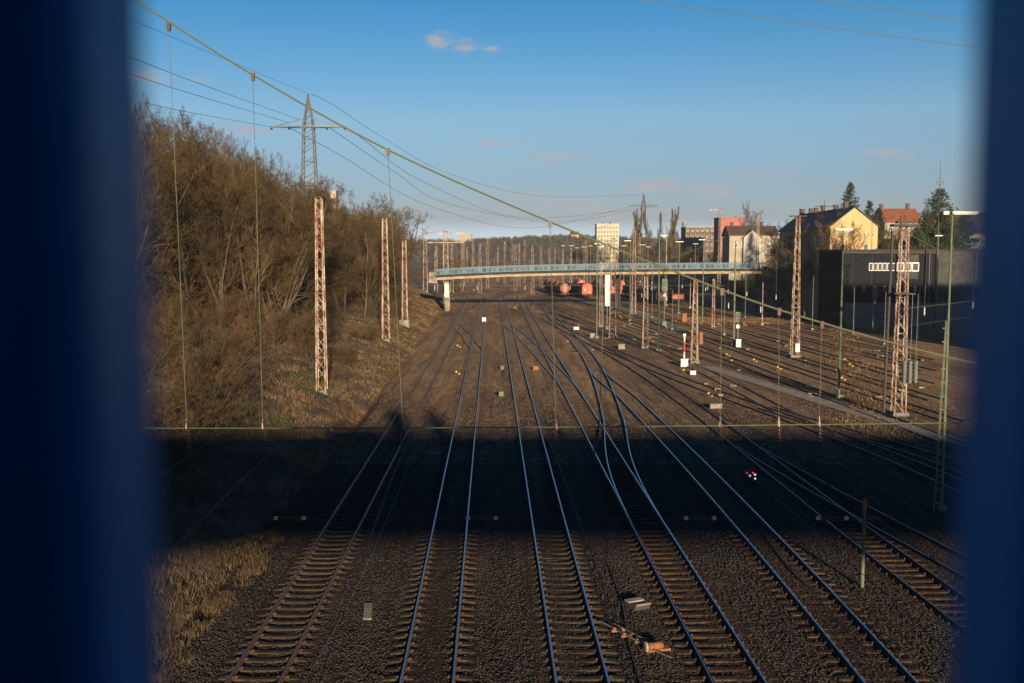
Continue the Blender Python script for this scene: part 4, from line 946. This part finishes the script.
protos = [make_tree('bare_tree', LBL, GRP, 11, 12, stems=2, lean=.16, K=(13, 9, 7, 6), spread=.85, up=.22, tip=.0095, start=.2),
          make_tree('bare_tree', LBL, GRP, 12, 12, stems=3, lean=.22, K=(11, 8, 7, 6), spread=.9, up=.18, tip=.0095, start=.14),
          make_tree('bare_tree', LBL, GRP, 13, 12, stems=1, lean=.1, K=(14, 9, 7, 6), spread=.88, up=.25, tip=.0095, start=.22, r0=.15),
          make_tree('bare_tree', LBL, GRP, 14, 12, stems=4, lean=.3, K=(10, 8, 7, 5), spread=.95, up=.08, tip=.0105, start=.1, droop=.08)]
shr = [make_tree('bare_shrub', 'arching bare shrub low on the left bank', 'bare shrubs low on the left bank', 21, 4, 'twig_red', 'shrub', stems=9, lean=.55, K=(8, 6, 5), spread=.7, up=.1, r0=.03, tip=.009, start=.15, droop=.25),
       make_tree('bare_shrub', 'arching bare shrub low on the left bank', 'bare shrubs low on the left bank', 22, 4, 'twig', 'shrub', stems=12, lean=.7, K=(7, 6, 5), spread=.8, up=.05, r0=.03, tip=.009, start=.1, droop=.3)]
PRX = [100, 150, 200, 240, 290, 330, 350, 375, 400, 425, 440]; PRY = [118, 124, 146, 162, 192, 208, 213, 204, 216, 248, 268]
used = [False]*8; rt = random.Random(5); placed = []
def put(pl, i, loc, sc, rz, label=None, group=None):
    pr = pl[i]; key = id(pr)
    if key not in placed:
        placed.append(key); pr.location = loc; pr.rotation_euler = (0, 0, rz); pr.scale = sc
        if label: pr['label'] = label
        if group: pr['group'] = group
        return pr
    return copy_tree(pr, loc, rz, sc, label, group)
cnt = 0; tries = 0
while cnt < 190 and tries < 12000:
    tries += 1
    Y = 58 + 184*rt.random()**1.1; d = 8 + 38*rt.random()**1.1
    x = float(toe(np.array(Y))) - d; px = 512 + F*x/Y
    if px < 115 or px > 436: continue
    if px > 300 and Y < 95: continue
    if Y < 95 and d < 19: continue
    if Y < 130 and d < 13: continue
    if d < 8: continue
    yt = np.interp(px, PRX, PRY); zt = CAM_H + (256-yt)/F*Y; zb = float(bank_z(x, Y)); h = (zt-zb)*rt.uniform(.74, 1.0)
    if h < 3.5 or h > 26: continue
    w = min(h, 15)/12*rt.uniform(.85, 1.1)
    put(protos, rt.randrange(4), (x, Y, zb-.2), (w, w, h/12/.97), rt.random()*6.28); cnt += 1
cnt = 0; tries = 0
while cnt < 130 and tries < 6000:
    tries += 1
    Y = 46 + 150*rt.random()**1.3; d = 5 + 17*rt.random(); x = float(toe(np.array(Y))) - d; px = 512 + F*x/Y
    if px < 120 or px > 430: continue
    if px > 250 and Y < 90 and d < 13: continue
    s = rt.uniform(.5, 1.15); put(shr, rt.randrange(2), (x, Y, float(bank_z(x, Y))-.1), (s, s, s*rt.uniform(.7, 1.1)), rt.random()*6.28); cnt += 1
# bare trees on the right and behind
tl = [('bare tree in front of the yellow gable', 826, 170+22, 226, 62), ('bare tree standing before the shaded side of the yellow house', 806, 214, 232, 0),
      ('bare brown tree at the right end of the blue bridge', 782, 232, 240, 0), ('rounded bare tree between yellow house and red roofs', 882, 205, 226, 0),
      ('bare tree directly above the dark building left of the lattice mast', 893, 200, 232, 0), ('bare tree below the red roofed house', 905, 215, 226, 0),
      ('bare bush like tree in front of the yellow gable, right half', 866, 188, 236, 0), ('bare tree against the left part of the slate roof', 793, 238, 225, 0), ('low bare tree hiding the foot of the yellow gable', 845, 188.5, 238, 0), ('bare tree left of the yellow house corner, reaching the eaves', 817, 200, 224, 0), ('bare tree before the far end of the yellow house', 786, 228, 232, 0), ('wide bare tree right of the blue bridge end column', 799, 205, 238, 0),
      ('bare tree behind the cream house roof, showing a thin top', 752, 330, 213, 0), ('thin bare tree top just left of the cream house ridge', 742, 335, 219, 0)]
for i, (lb, px, Y, ty, _) in enumerate(tl):
    x = (px-512)/F*Y; zb = float(right_z(np.array(x), np.array(Y)))*float(sstep(186, 196, Y)); zt = CAM_H + (256-ty)/F*Y; h = zt-zb; w = min(h/12, 1.1)
    put(protos, i % 4, (x, Y, zb), (w, w, h/12), i*1.3, lb, 'bare trees right of the yard')
for i in range(34):   # dark shrubs on the embankment
    Y = 200 + 90*rt.random(); x = float(rtoe(Y)) + rt.uniform(-1, 9); s = rt.uniform(.8, 1.7)
    put(shr, i % 2, (x, Y, float(right_z(np.array(x), np.array(Y)))-.2), (s, s, s), rt.random()*6.28, 'dark tangled shrub on the shaded embankment below the houses', 'shrubs on the shaded embankment')
pop = make_tree('poplar_tree', 'slim bare poplar in the row behind the blue bridge', 'row of bare poplars', 31, 26, stems=1, lean=.03, K=(34, 6, 5), spread=.45, up=.9, r0=.25, ratio=(.24, .5, .5), tip=.06, start=.08)
pl = [(626, 224), (632, 218), (637, 215), (644, 217), (650, 213), (656, 219), (664, 221), (669, 213), (676, 215), (683, 224), (688, 228)]
for i, (px, ty) in enumerate(pl):
    Y = 470 + (i*37) % 60; x = (px-512)/F*Y; h = CAM_H + (256-ty)/F*Y - 4; sc = (1.15, 1.15, h/26)
    if i == 0: pop.location = (x, Y, 4); pop.scale = sc
    else: copy_tree(pop, (x, Y, 4), i*1.1, sc)
for i in range(26):   # trees of middle distance behind the blue bridge
    px = 640 + 95*rt.random() if i < 12 else 436+30*rt.random() if i < 16 else 640+50*rt.random(); Y = 330 + 110*rt.random(); x = (px-512)/F*Y; h = rt.uniform(8, 13)
    put(protos, i % 4, (x, Y, 3 if px > 600 else 1), (1.1, 1.1, h/12), i, 'bare tree of the dark belt between the blue bridge and the apartment block' if px > 600 else 'bare tree beyond the left end of the blue bridge', 'bare trees beyond the blue bridge')

for i, (px_, Y_, ty_) in enumerate([(592, 560, 243), (601, 590, 247), (609, 570, 245), (617, 585, 246), (625, 560, 243), (585, 600, 246)]):
    x_ = (px_-512)/F*Y_; h_ = CAM_H + (256-ty_)/F*Y_ - 2; put(protos, i % 4, (x_, Y_, 2), (1.6, 1.6, h_/12), i*1.7, 'bare tree in the far belt at the foot of the pale high rise', 'bare trees at the foot of the high rise')
# conifers
M['needles'] = mat('dark_needles', (.008, .014, .008), .9, c2=(.02, .03, .014), scale=.8)
M['needles2'] = mat('pine_needles', (.009, .016, .007), .9, c2=(.028, .038, .015), scale=.8)
def conifer(label, px, Y, ty, z0, width, m='needles', layers=20, pine=False, seed=1):
    r = np.random.default_rng(seed); x = (px-512)/F*Y; H = CAM_H+(256-ty)/F*Y-z0
    root = empty('pine_tree' if pine else 'spruce_tree', (x, Y, z0), 0, label, 'tree', 'conifers right of the yard')
    q = MB(); q.tube([(0, 0, 0), (0, 0, H*.97)], .28, 7, r2=.04); q.build('trunk', 'bark', root)
    V = []; Fc = []
    for i in range(layers*9):
        t = (i+r.random())/(layers*9); z = H*(.12+.88*t)
        env = (1-t)**.75 if not pine else (math.sin(min(1, (1-t)*1.25+.08)*1.45))*.9
        L_ = width/2*env*r.uniform(.7, 1.15)+.2; a = r.random()*6.28; dr = -.22 if not pine else .18
        nn = int(95*max(.25, L_/width*2))
        for j in range(nn):
            f = r.random()**.7; p = np.array([math.cos(a)*L_*f, math.sin(a)*L_*f, z + dr*L_*f + (.25*L_*f*f if not pine else 0)]) + r.normal(0, .16+.1*pine, 3)
            s_ = r.uniform(.16, .42); u_ = r.normal(0, 1, 3); u_[2] *= .5; u_ /= np.linalg.norm(u_); v_ = r.normal(0, 1, 3); v_[2] -= .5; v_ /= np.linalg.norm(v_)
            k = len(V); V += [p-u_*s_*.5, p+u_*s_*.5, p+v_*s_*1.3]; Fc.append((k, k+1, k+2))
    np_mesh('crown', np.array(V), np.array(Fc), m, root)
conifer('pointed dark spruce behind the yellow gable ridge', 847, 240, 184, 6, 12.0, seed=3)
conifer('small dark spruce tip between yellow gable and red roofs', 867, 245, 202, 6, 9.0, seed=4, layers=14)
conifer('second low dark spruce right of the small spruce tip', 876, 250, 209, 6, 10.0, seed=5, layers=12)
conifer('big spreading dark pine behind the antenna mast', 936, 205, 191, 5, 13, 'needles2', 24, True, 6)
conifer('dark pine beside the right blue bar', 962, 212, 214, 5, 9, 'needles2', 16, True, 7)
conifer('broad low dark conifer left of the big pine', 915, 200, 228, 4, 9, 'needles2', 14, True, 8)

# ------------------------------------------------------------------ grass, brambles and tufts
def blades(name, X, Y, Z, hmin, hmax, wd, m, lean=.5):
    n = len(X); a = rng.random(n)*6.28; h = rng.uniform(hmin, hmax, n); w = wd*rng.uniform(.6, 1.3, n)
    dx, dy = np.cos(a)*w, np.sin(a)*w; la = rng.random(n)*6.28; lx, ly = np.cos(la)*h*lean*rng.random(n), np.sin(la)*h*lean*rng.random(n)
    P = np.stack([X, Y, Z], -1)
    A = P + np.stack([-dx, -dy, 0*dx-.05], -1); B = P + np.stack([dx, dy, 0*dx-.05], -1)
    C = P + np.stack([lx*.4+dx*.8, ly*.4+dy*.8, h*.6], -1); C2 = P + np.stack([lx*.4-dx*.8, ly*.4-dy*.8, h*.6], -1); T = P + np.stack([lx, ly, h*rng.uniform(.75, 1, n)], -1)
    V = np.stack([A, B, C, C2, T], 1).reshape(-1, 3); b_ = np.arange(n)*5
    F1 = np.stack([b_, b_+1, b_+2], -1); F2 = np.stack([b_, b_+2, b_+3], -1); F3 = np.stack([b_+3, b_+2, b_+4], -1)
    return tag(np_mesh(name, V, np.concatenate([F1, F2, F3]), m), kind='stuff')
n = 210000
Y = 27 + 250*rng.random(n)**1.7; d = .4 + 26*rng.random(n)**1.25; X = toe(Y) - d
patch = np.sin(X*1.3+Y*.4)+np.sin(Y*.9-X*.7)+rng.normal(0, .7, n); ok = patch > -1.1; X, Y, d = X[ok], Y[ok], d[ok]
sc = 1+Y/90
for q_, m_ in ((Y < 50, 'tuft'), (Y >= 50, 'drygrass')): blades('dry_grass', X[q_], Y[q_], bank_z(X[q_], Y[q_]), .05, .36, (.0085*sc)[q_], m_, 1.7)
n = 30000; Y = 27+70*rng.random(n); d = .5+15*rng.random(n); X = toe(Y)-d; g = np.sin(X*.8+2)+np.sin(Y*.33); ok = g > .7; X, Y = X[ok], Y[ok]
blades('green_ground_cover', X, Y, bank_z(X, Y), .1, .35, .02, 'greengrass', .8)
# straw tufts along the ballast edge
Xc = []; Yc = []
for i in range(60):
    y = 27.5 + 20*rng.random(); x = toe(np.array(y)) + rng.normal(.1, .28); k = int(rng.integers(40, 120)); r_ = rng.uniform(.1, .25)
    Xc.append(x+rng.normal(0, r_, k)); Yc.append(y+rng.normal(0, r_, k))
Xc = np.concatenate(Xc); Yc = np.concatenate(Yc)
blades('straw_grass', Xc, Yc, np.maximum(bank_z(Xc, Yc), -.02), .08, .38, .008, 'tuft', 1.2)
n = 26000; Y = 184 + 16*rng.random(n); X = 30 + 40*rng.random(n)
blades('dry_grass', X, Y*.93+8, np.zeros(n), .15, .5, .05, 'drygrass', .7)
n = 9000; Y = 60+120*rng.random(n); X = 5+.30*Y+rng.normal(0, 1.6, n)
blades('weeds', X, Y, np.zeros(n), .05, .22, .03, 'drygrass', .8)

# ------------------------------------------------------------------ wagons
def wagon(kind, label, loc, rz, m, group):
    root = empty({'tank': 'tank_wagon', 'box': 'box_wagon', 'open': 'open_wagon', 'loco': 'locomotive'}[kind], loc, rz, label, 'locomotive' if kind == 'loco' else 'freight wagon', group)
    L_ = 13.0
    q = MB(); q.box((0, 0, 1.05), (2.5, L_, .3)); q.box((0, -L_/2+.05, 1.1), (2.7, .15, .5)); q.box((0, L_/2-.05, 1.1), (2.7, .15, .5))
    q.build('underframe', 'dark', root)
    for y in (-L_/2+2.2, -L_/2+3.9, L_/2-3.9, L_/2-2.2):
        q = MB()
        for s in (-.75, .75): q.lathe((s, y, .5+.17), [(.46, -.06), (.5, 0), (.46, .06)], 12, axis='x')
        q.tube([(-.75, y, .67), (.75, y, .67)], .08, 6); q.build('wheelset', 'mast_dark', root)
    for sx in (-.9, .9):
        for sy in (-1, 1):
            q = MB(); q.lathe((sx, sy*(L_/2+.3), 1.15), [(.09, -.3), (.09, .2), (.23, .22), (.23, .28)] if sy > 0 else [(.23, -.28), (.23, -.22), (.09, -.2), (.09, .3)], 10, axis='y'); q.build('buffer', 'mast_dark', root)
    q = MB()
    if kind == 'tank':
        q.lathe((0, 0, 2.75), [(.3, -6.2), (.95, -6.05), (1.4, -5.7), (1.5, -5.3), (1.5, 5.3), (1.4, 5.7), (.95, 6.05), (.3, 6.2)], 20, axis='y'); q.build('tank', m, root, smooth=False)
        q = MB(); q.lathe((0, 0, 4.2), [(.4, 0), (.4, .3), (.2, .36)], 10); q.build('dome', m, root)
        q = MB(); q.tube([(-.3, -6.25, 1.2), (-.3, -6.25, 4.1)], .04, 4); q.tube([(.3, -6.25, 1.2), (.3, -6.25, 4.1)], .04, 4)
        for i in range(8): q.box((0, -6.25, 1.4+i*.35), (.6, .04, .04))
        q.build('ladder', 'white', root)
    elif kind == 'box':
        pr = [(-1.4, 1.2), (1.4, 1.2), (1.42, 3.5), (1.15, 4.1), (.5, 4.35), (-.5, 4.35), (-1.15, 4.1), (-1.42, 3.5)]; n0 = len(q.v)
        for y in (-6.3, 6.3): q.v += [(x, y, z) for x, z in pr]
        for j in range(8): q.f.append((j, (j+1) % 8, 8+(j+1) % 8, 8+j)); q.mi.append(0)
        q.f.append(tuple(range(8))[::-1]); q.f.append(tuple(range(8, 16))); q.mi += [0, 0]
        for i in range(9): q.box((-1.45, -6+i*1.5, 2.35), (.06, .1, 2.2)); q.box((1.45, -6+i*1.5, 2.35), (.06, .1, 2.2))
        for x in (-.7, 0, .7): q.box((x, -6.35, 2.6), (.09, .08, 2.7))
        for z in (1.8, 2.7, 3.6): q.box((0, -6.34, z), (2.6, .06, .08))
        q.build('body', m, root)
        q = MB(); q.box((-.65, -6.4, 2.6), (.5, .04, .35)); q.box((.7, -6.4, 1.9), (.35, .04, .3)); q.build('plate', 'white', root)
    elif kind == 'open':
        q.box((0, 0, 2.3), (2.8, 12.6, 2.1)); 
        for i in range(10): q.box((-1.44, -6+i*1.33, 2.3), (.1, .12, 2.1)); q.box((1.44, -6+i*1.33, 2.3), (.1, .12, 2.1))
        q.build('body', m, root); q = MB(); q.box((0, 0, 3.36), (2.5, 12.3, .1)); q.build('load', 'dark', root)
    else:
        q.box((0, 0, 2.4), (2.9, 12.4, 2.4), taper=.97); q.box((0, 0, 3.85), (1.8, 9, .4)); q.build('body', m, root)
        for sy in (-1, 1):
            q = MB(); q.box((0, sy*6.17, 2.95), (2.1, .1, .8)); q.build('window', 'glass', root)
    return root
M['wag_red'] = mat('wagon_red', (.26, .045, .022), .65, c2=(.34, .085, .04), scale=1.2)
M['wag_rust'] = mat('wagon_rust', (.15, .045, .024), .75, c2=(.22, .08, .045), scale=1.5)
M['wag_brown'] = mat('wagon_brown', (.04, .018, .013), .8, c2=(.07, .03, .02), scale=1)
def yx(k, Y): return float(np.interp(Y, YARD[k][:, 1], YARD[k][:, 0]))
def yr(k, Y): return -math.atan((yx(k, Y+8)-yx(k, Y-8))/-16)*-1
WG = 'freight wagons under the blue bridge'
def ww(kind, label, k, Y, m, g=WG): return wagon(kind, label, (yx(k, Y), Y, 0), math.atan2(-(yx(k, Y+8)-yx(k, Y-8)), 16), m, g)
tw = ww('tank', 'rusty red tank wagon end, leftmost of the facing wagons under the bridge', 0, 300, 'wag_rust')
ww('box', 'bright red box wagon end with white plates right of the rusty tank wagon', 1, 292, 'wag_red')
tw2 = ww('tank', 'small red tank wagon farther back, right of the bright red box wagon', 2, 345, 'wag_red')
ww('box', 'red wagon end between lattice masts beside the white signal panel', 4, 330, 'wag_red')
o1 = ww('open', 'red open wagon, nearest in the string before the dark embankment', 5, 262, 'wag_red')
o2 = ww('open', 'brown open wagon in front of the red string at the embankment', 4, 258, 'wag_brown')
for i in range(3): copy_tree(o2, (yx(4, 272.5+14.5*i), 272.5+14.5*i, 0), o2.rotation_euler[2], None, ['second', 'third', 'fourth'][i] + ' brown open wagon in front of the red string', WG)
bx2 = ww('box', 'rust coloured box wagon half hidden by the slender lattice mast', 3, 318, 'wag_rust')
copy_tree(bx2, (yx(3, 332.5), 332.5, 0), bx2.rotation_euler[2], None, 'second rust coloured box wagon behind the slender lattice mast', WG)
for i, lb in enumerate(['second wagon behind the rusty tank wagon end', 'third wagon behind the rusty tank wagon end', 'last visible wagon behind the rusty tank wagon end']):
    copy_tree(tw, (yx(0, 314.5+14.4*i), 314.5+14.4*i, 0), tw.rotation_euler[2], None, lb, WG)
ob = ww('open', 'dark open wagon coupled behind the bright red box wagon', 1, 306.5, 'wag_brown')
copy_tree(ob, (yx(1, 321), 321, 0), ob.rotation_euler[2], None, 'second dark wagon behind the bright red box wagon', WG)
copy_tree(o1, (yx(5, 276.5), 276.5, 0), o1.rotation_euler[2], None, 'second red open wagon of the string by the embankment', WG)
copy_tree(o1, (yx(5, 291), 291, 0), o1.rotation_euler[2], None, 'third red open wagon of the string by the embankment', WG)
for i in range(3): copy_tree(o1, (yx(5, 305.5+14.5*i), 305.5+14.5*i, 0), o1.rotation_euler[2], None, ['fourth', 'fifth', 'sixth'][i] + ' red open wagon of the string by the embankment', WG)
copy_tree(o1, (yx(3, 300), 300, 0), o1.rotation_euler[2], None, 'red open wagon right of the white signal panel', WG)
copy_tree(o1, (yx(7, 305), 305, 0), o1.rotation_euler[2], None, 'red open wagon on the siding closest to the embankment', WG)
lo = wagon('loco', 'small distant red locomotive seen over the blue railing', (20, 760, 0), 1.2, 'wag_red', 'distant red locomotives')
for i, (x, Y) in enumerate([(30, 740), (41, 770), (50, 745), (60, 790), (9, 800), (-2, 780), (70, 820)]):
    copy_tree(lo, (x, Y, 0), 1.2+.1*i)

# ------------------------------------------------------------------ small yard equipment
def lantern(label, px, py, m='yellow', s=1.0, rz=.2):
    P = G(px, py); root = empty('point_lantern', P, rz, label, 'point lantern', 'point lanterns between the rails'); s *= .55+P[1]/700
    root.scale = (s, s, s)
    q = MB(); q.box((0, 0, .06), (.9, .3, .12)); q.tube([(-.1, 0, .1), (-.1, 0, .35)], .04, 6); q.build('base', 'mast_dark', root)
    q = MB(); q.lathe((-.1, 0, .34), [(.12, 0), (.2, .06), (.2, .2), (.1, .3)], 10); q.build('lamp', m, root)
    q = MB(); q.lathe((.35, 0, .16), [(.14, -.15), (.14, .15)], 10, axis='y'); q.build('counterweight', m, root)
for (lb, x, y) in [('yellow point lantern beside the leftmost track near the crossover', 457, 375), ('yellow lantern left of the white square board', 458, 348), ('yellow patch lantern at the centre track far end', 515, 309),
    ('yellow lantern near the lattice mast beside the white panel', 620, 318), ('yellow lantern right of the signal with grey foot', 666.5, 329), ('double yellow lantern by the short brown mast', 718.5, 326),
    ('yellow lantern between short brown mast and bare green pole', 744, 326), ('yellow lantern at the foot of the red and white post', 684, 373), ('yellow lantern alone beyond the pale cable duct', 754, 362.5),
    ('yellow lantern next to the third right dropper', 778, 370), ('yellow lantern near the bridge shadow beside the curving tracks', 709, 397), ('yellow lantern left of the big lattice mast', 850, 367),
    ('yellow lantern at the foot of the green post before the gable', 842, 381), ('yellow lantern before the dark building doors', 886.5, 333), ('yellow lantern next to the pale rods on the centre lead', 727, 357), ('yellow lantern under the left end of the blue bridge', 456, 290), ('yellow lantern beside the white board under the bridge', 474, 291)]:
    lantern(lb, x, y)
def tbox(label, px, py, w, d, h, m='concrete', lid=None, name='trackside_box', cat='equipment box', rz=.1):
    P = G(px, py); root = empty(name, P, rz, label, cat, 'trackside boxes')
    q = MB(); q.box((0, 0, h/2), (w, d, h), taper=.92); q.build('case', m, root)
    q = MB(); q.box((0, 0, h+.03), (w*1.06, d*1.06, .07)); q.build('lid', lid or m, root); return root
for a in [('small white square board facing the camera among the left rails', 484, 321.5, .75, .12, .7, 'white'), ('white box at the foot of the red and white post', 683.8, 366.5, .85, .5, .8, 'white'),
          ('white box at the foot of the bare green pole', 737.8, 347, .7, .5, 1.0, 'white'), ('low white box beside yellow lantern near the red and white post', 692.5, 374.5, .6, .4, .35, 'white'),
          ('pale flat box beside the curving tracks at the shadow edge', 715, 408, 1.0, .5, .3, 'concrete'), ('round capped green grey box between second and centre track, farther', 502, 369.5, .42, .42, .35, 'green'),
          ('round capped green grey box between second and centre track, nearer', 501, 396, .42, .42, .35, 'green'), ('rusty box with pale face right of the centre track', 535.5, 370, .6, .4, .4, 'orange'),
          ('white topped box left of the concrete mast base', 592.5, 337.5, .9, .7, .6, 'concrete'), ('pale box near the rusty lattice mast foot at right', 621, 349, .9, .6, .6, 'concrete'),
          ('pale low box where the crossing tracks meet', 576, 329.5, .9, .6, .4, 'white'), ('rusty cabinet standing among the sidings', 684, 323, .9, .6, 1.7, 'orange'), ('narrow brown cabinet right of the short pale mast', 700.5, 344, .5, .5, 1.6, 'orange'),
          ('pale cover lying in the bridge shadow left of the second track', 433, 454, .9, .35, .08, 'concrete'), ('grey box at the foot of the first bank mast', 334, 410, .35, .35, .9, 'grey')]:
    tbox(*a[:6], a[6])
# scattered pale debris as individual concrete cover slabs
rs = random.Random(3)
slab = None
for i in range(70):
    px = rs.uniform(560, 930); py = rs.uniform(318, 400) if px > 700 else rs.uniform(312, 360); P = G(px, py)
    if slab is None:
        slab = empty('cover_slab', P, .2, 'small pale concrete slab lying between the yard rails', 'slab', 'concrete slabs between the rails')
        q = MB(); q.box((0, 0, .07), (.9, .45, .14), taper=.93); q.build('plate', 'concrete', slab); q = MB(); q.box((0, 0, .16), (.3, .06, .04)); q.build('handle', 'mast_dark', slab)
    else: copy_tree(slab, P, rs.random()*3, (rs.uniform(.3, .9), rs.uniform(.4, .9), rs.uniform(.5, 1.5)))
# red and white post
P = G(684, 363); rw = empty('marker_post', P, 0, 'red and white striped post with white top beside a white box', 'marker post'); h = D(684, 336, P[1])[2]
for i in range(5):
    q = MB(); q.tube([(0, 0, h*i/5), (0, 0, h*(i+1)/5)], .09, 8); q.build('band', 'red' if i in (2, 3) else 'white', rw)
q = MB(); q.box((0, 0, h+.12), (.3, .2, .3)); q.build('head', 'white', rw)
# white signal panel
P = G(607, 330); sp = empty('signal', P, 0, 'tall white narrow signal panel on a thin post left of the rusty lattice mast', 'signal'); zt = D(607, 275, P[1])[2]; zb = D(607, 306, P[1])[2]
q = MB(); q.box((0, 0, (zt+zb)/2), (.72, .12, zt-zb)); q.build('board', 'white', sp); q = MB(); q.tube([(0, .15, 0), (0, .15, zt)], .08, 6); q.box((0, .15, .3), (.5, .5, .6)); q.build('post', 'grey', sp)
# light signals
def signal(label, bx, by, ty, w=.8, hh=1.9):
    P = G(bx, by); zt = D(bx, ty, P[1])[2]; root = empty('light_signal', P, 0, label, 'signal', 'light signals')
    q = MB(); q.tube([(0, 0, 0), (0, 0, zt-hh)], .1, 8); q.box((0, 0, .4), (.8, .6, .8)); q.build('post', 'grey', root)
    q = MB(); q.box((0, 0, zt-hh/2), (w, .25, hh), taper=.95); q.build('head', 'green', root)
    for k in range(3):
        q = MB(); q.lathe((0, -.16, zt-hh*(.25+.25*k)), [(.12, -.08), (.14, 0)], 10, axis='y'); q.build('lens', 'glass', root)
    q = MB(); q.box((0, -.05, zt-hh-.6), (.5, .1, .5)); q.build('number_plate', 'white', root)
signal('light signal on grey post with box foot before the dark building', 873.5, 331, 287)
signal('light signal with square head among the sidings left of the yellow foot lamp', 664, 326, 279, 1.0, 2.2)
signal('short light signal right of the bare green pole', 737.5, 345, 312, .8, 1.4)
# small green post near the front right
P = G(862, 587); zt = D(861, 499, P[1])[2]; sgp = empty('marker_post', P, 0, 'short green post with brown cap at the front right between tracks', 'marker post')
q = MB(); q.tube([(0, 0, 0), (0, 0, zt-.5)], .07, 8, r2=.055); q.build('pole', 'green', sgp); q = MB(); q.box((0, 0, zt-.25), (.14, .12, .5)); q.build('cap', 'orange', sgp)
q = MB(); q.box((.22, 0, zt-.72), (.45, .1, .12)); q.lathe((.45, -.06, zt-.72), [(.07, -.04), (.08, .04)], 8, axis='y'); q.build('bracket', 'mast_dark', sgp)
# dwarf signal with red and white lights, in the bridge shadow
def glow(name, c, s):
    m = bpy.data.materials.new(name); m.use_nodes = True; b_ = m.node_tree.nodes['Principled BSDF']; b_.inputs['Base Color'].default_value = (*c, 1)
    b_.inputs['Emission Color'].default_value = (*c, 1); b_.inputs['Emission Strength'].default_value = s; return m
M['lit_red'] = glow('lit_red', (.9, .03, .03), .35); M['lit_white'] = glow('lit_white', (.9, .85, .85), .25)
P = G(751, 482); dw = empty('dwarf_signal', P, 0, 'tiny dwarf signal with red and white lights in the bridge shadow', 'signal')
q = MB(); q.box((0, .05, .35), (.75, .16, .55)); q.box((0, 0, .04), (.5, .4, .1)); q.build('case', 'dark', dw)
for (x, z, m_) in ((-.26, .52, 'lit_red'), (.08, .52, 'lit_red'), (-.08, .36, 'lit_white'), (.2, .42, 'lit_white'), (.2, .2, 'lit_white')):
    q = MB(); q.lathe((x, -.05, z), [(.055, -.03), (.06, .02)], 8, axis='y'); q.build('lens', m_, dw)
# point machine at the diagonal track
P = G(652, 652); pm = empty('point_machine', P, .25, 'rusty orange point machine with rods beside the diagonal track in front', 'point machine')
q = MB(); q.lathe((.25, .1, .25), [(.1, -.45), (.2, -.42), (.2, .3), (.12, .38)], 14, axis='x'); q.box((.35, .1, .1), (1.2, .5, .12)); q.build('motor', 'orange', pm)
q = MB(); q.lathe((-.32, .0, .3), [(.05, -.09), (.26, -.07), (.26, .03), (.05, .06)], 16, axis='x'); q.build('disc_cover', 'cream_concrete', pm)
q = MB(); q.tube([(-.2, .5, .2), (-1.3, 4.2, .2)], .05, 6); q.tube([(.3, .4, .22), (-.7, 3.6, .22)], .04, 6); q.tube([(0, -.2, .2), (.5, -1.2, .15)], .04, 6); q.build('rod', 'grey', pm)
for (x, y) in ((-.1, 1.2), (-.5, 2.1), (-.75, 2.9), (.1, .7)):
    q = MB(); q.box((x, y, .12), (.75, .22, .1)); q.box((x-.2, y, .22), (.16, .2, .14)); q.box((x+.25, y, .2), (.12, .16, .1)); q.build('bracket', 'orange', pm)
P = G(637, 607); eb = empty('trackside_box', P, .42, 'flat beige lidded box at the end of the point machine rods', 'equipment box', 'trackside boxes')
q = MB(); q.box((0, 0, .12), (.85, 1.0, .26)); q.build('case', 'mast_dark', eb); q = MB(); q.box((0, .28, .28), (.9, .42, .06)); q.box((.1, -.42, .27), (.8, .16, .06)); q.build('lid', 'concrete', eb); eb.scale = (.7, .7, .7)
pm.scale = (.62, .62, .62)
# cables lying in the ballast
for i, (lb, pts) in enumerate([('black cable hose curving beside the point machine', [(606, 560), (621, 600), (628, 640), (640, 683), (652, 720)]), ('thin pale cable along the leftmost track', [(420, 440), (378, 540), (350, 600), (300, 690)]),
                               ('dark cable between second and third tracks at right', [(760, 530), (800, 580), (840, 600), (900, 655)])]):
    wire(lb, [G(x, y, .06) for x, y in pts], .03 if i != 1 else .014, 'dark' if i != 1 else 'grey', 'cables in the ballast', 'cable', 8, 'cable')
# long flat plate between the first two tracks
P = G(368, 612); q = MB(); q.box((0, 0, .03), (.28, 1.5, .07)); o = q.build('cover_slab', 'concrete'); o.location = P; o.rotation_euler = (0, 0, .12); tag(o, 'long narrow concrete slab between the first two tracks in front', 'slab')

# ------------------------------------------------------------------ haze: thin evening air round the whole scene
hz_m = bpy.data.materials.new('haze'); hz_m.use_nodes = True; hn = hz_m.node_tree; hn.nodes.clear()
ho = hn.nodes.new('ShaderNodeOutputMaterial'); hv = hn.nodes.new('ShaderNodeVolumePrincipled')
hv.inputs['Color'].default_value = (.80, .86, .95, 1); hv.inputs['Density'].default_value = .00009; hv.inputs['Anisotropy'].default_value = .1
hn.links.new(hv.outputs[0], ho.inputs['Volume'])
q = MB(); q.box((0, 2600, 34), (7600, 6400, 76)); o = q.build('haze', hz_m); o['kind'] = 'stuff'
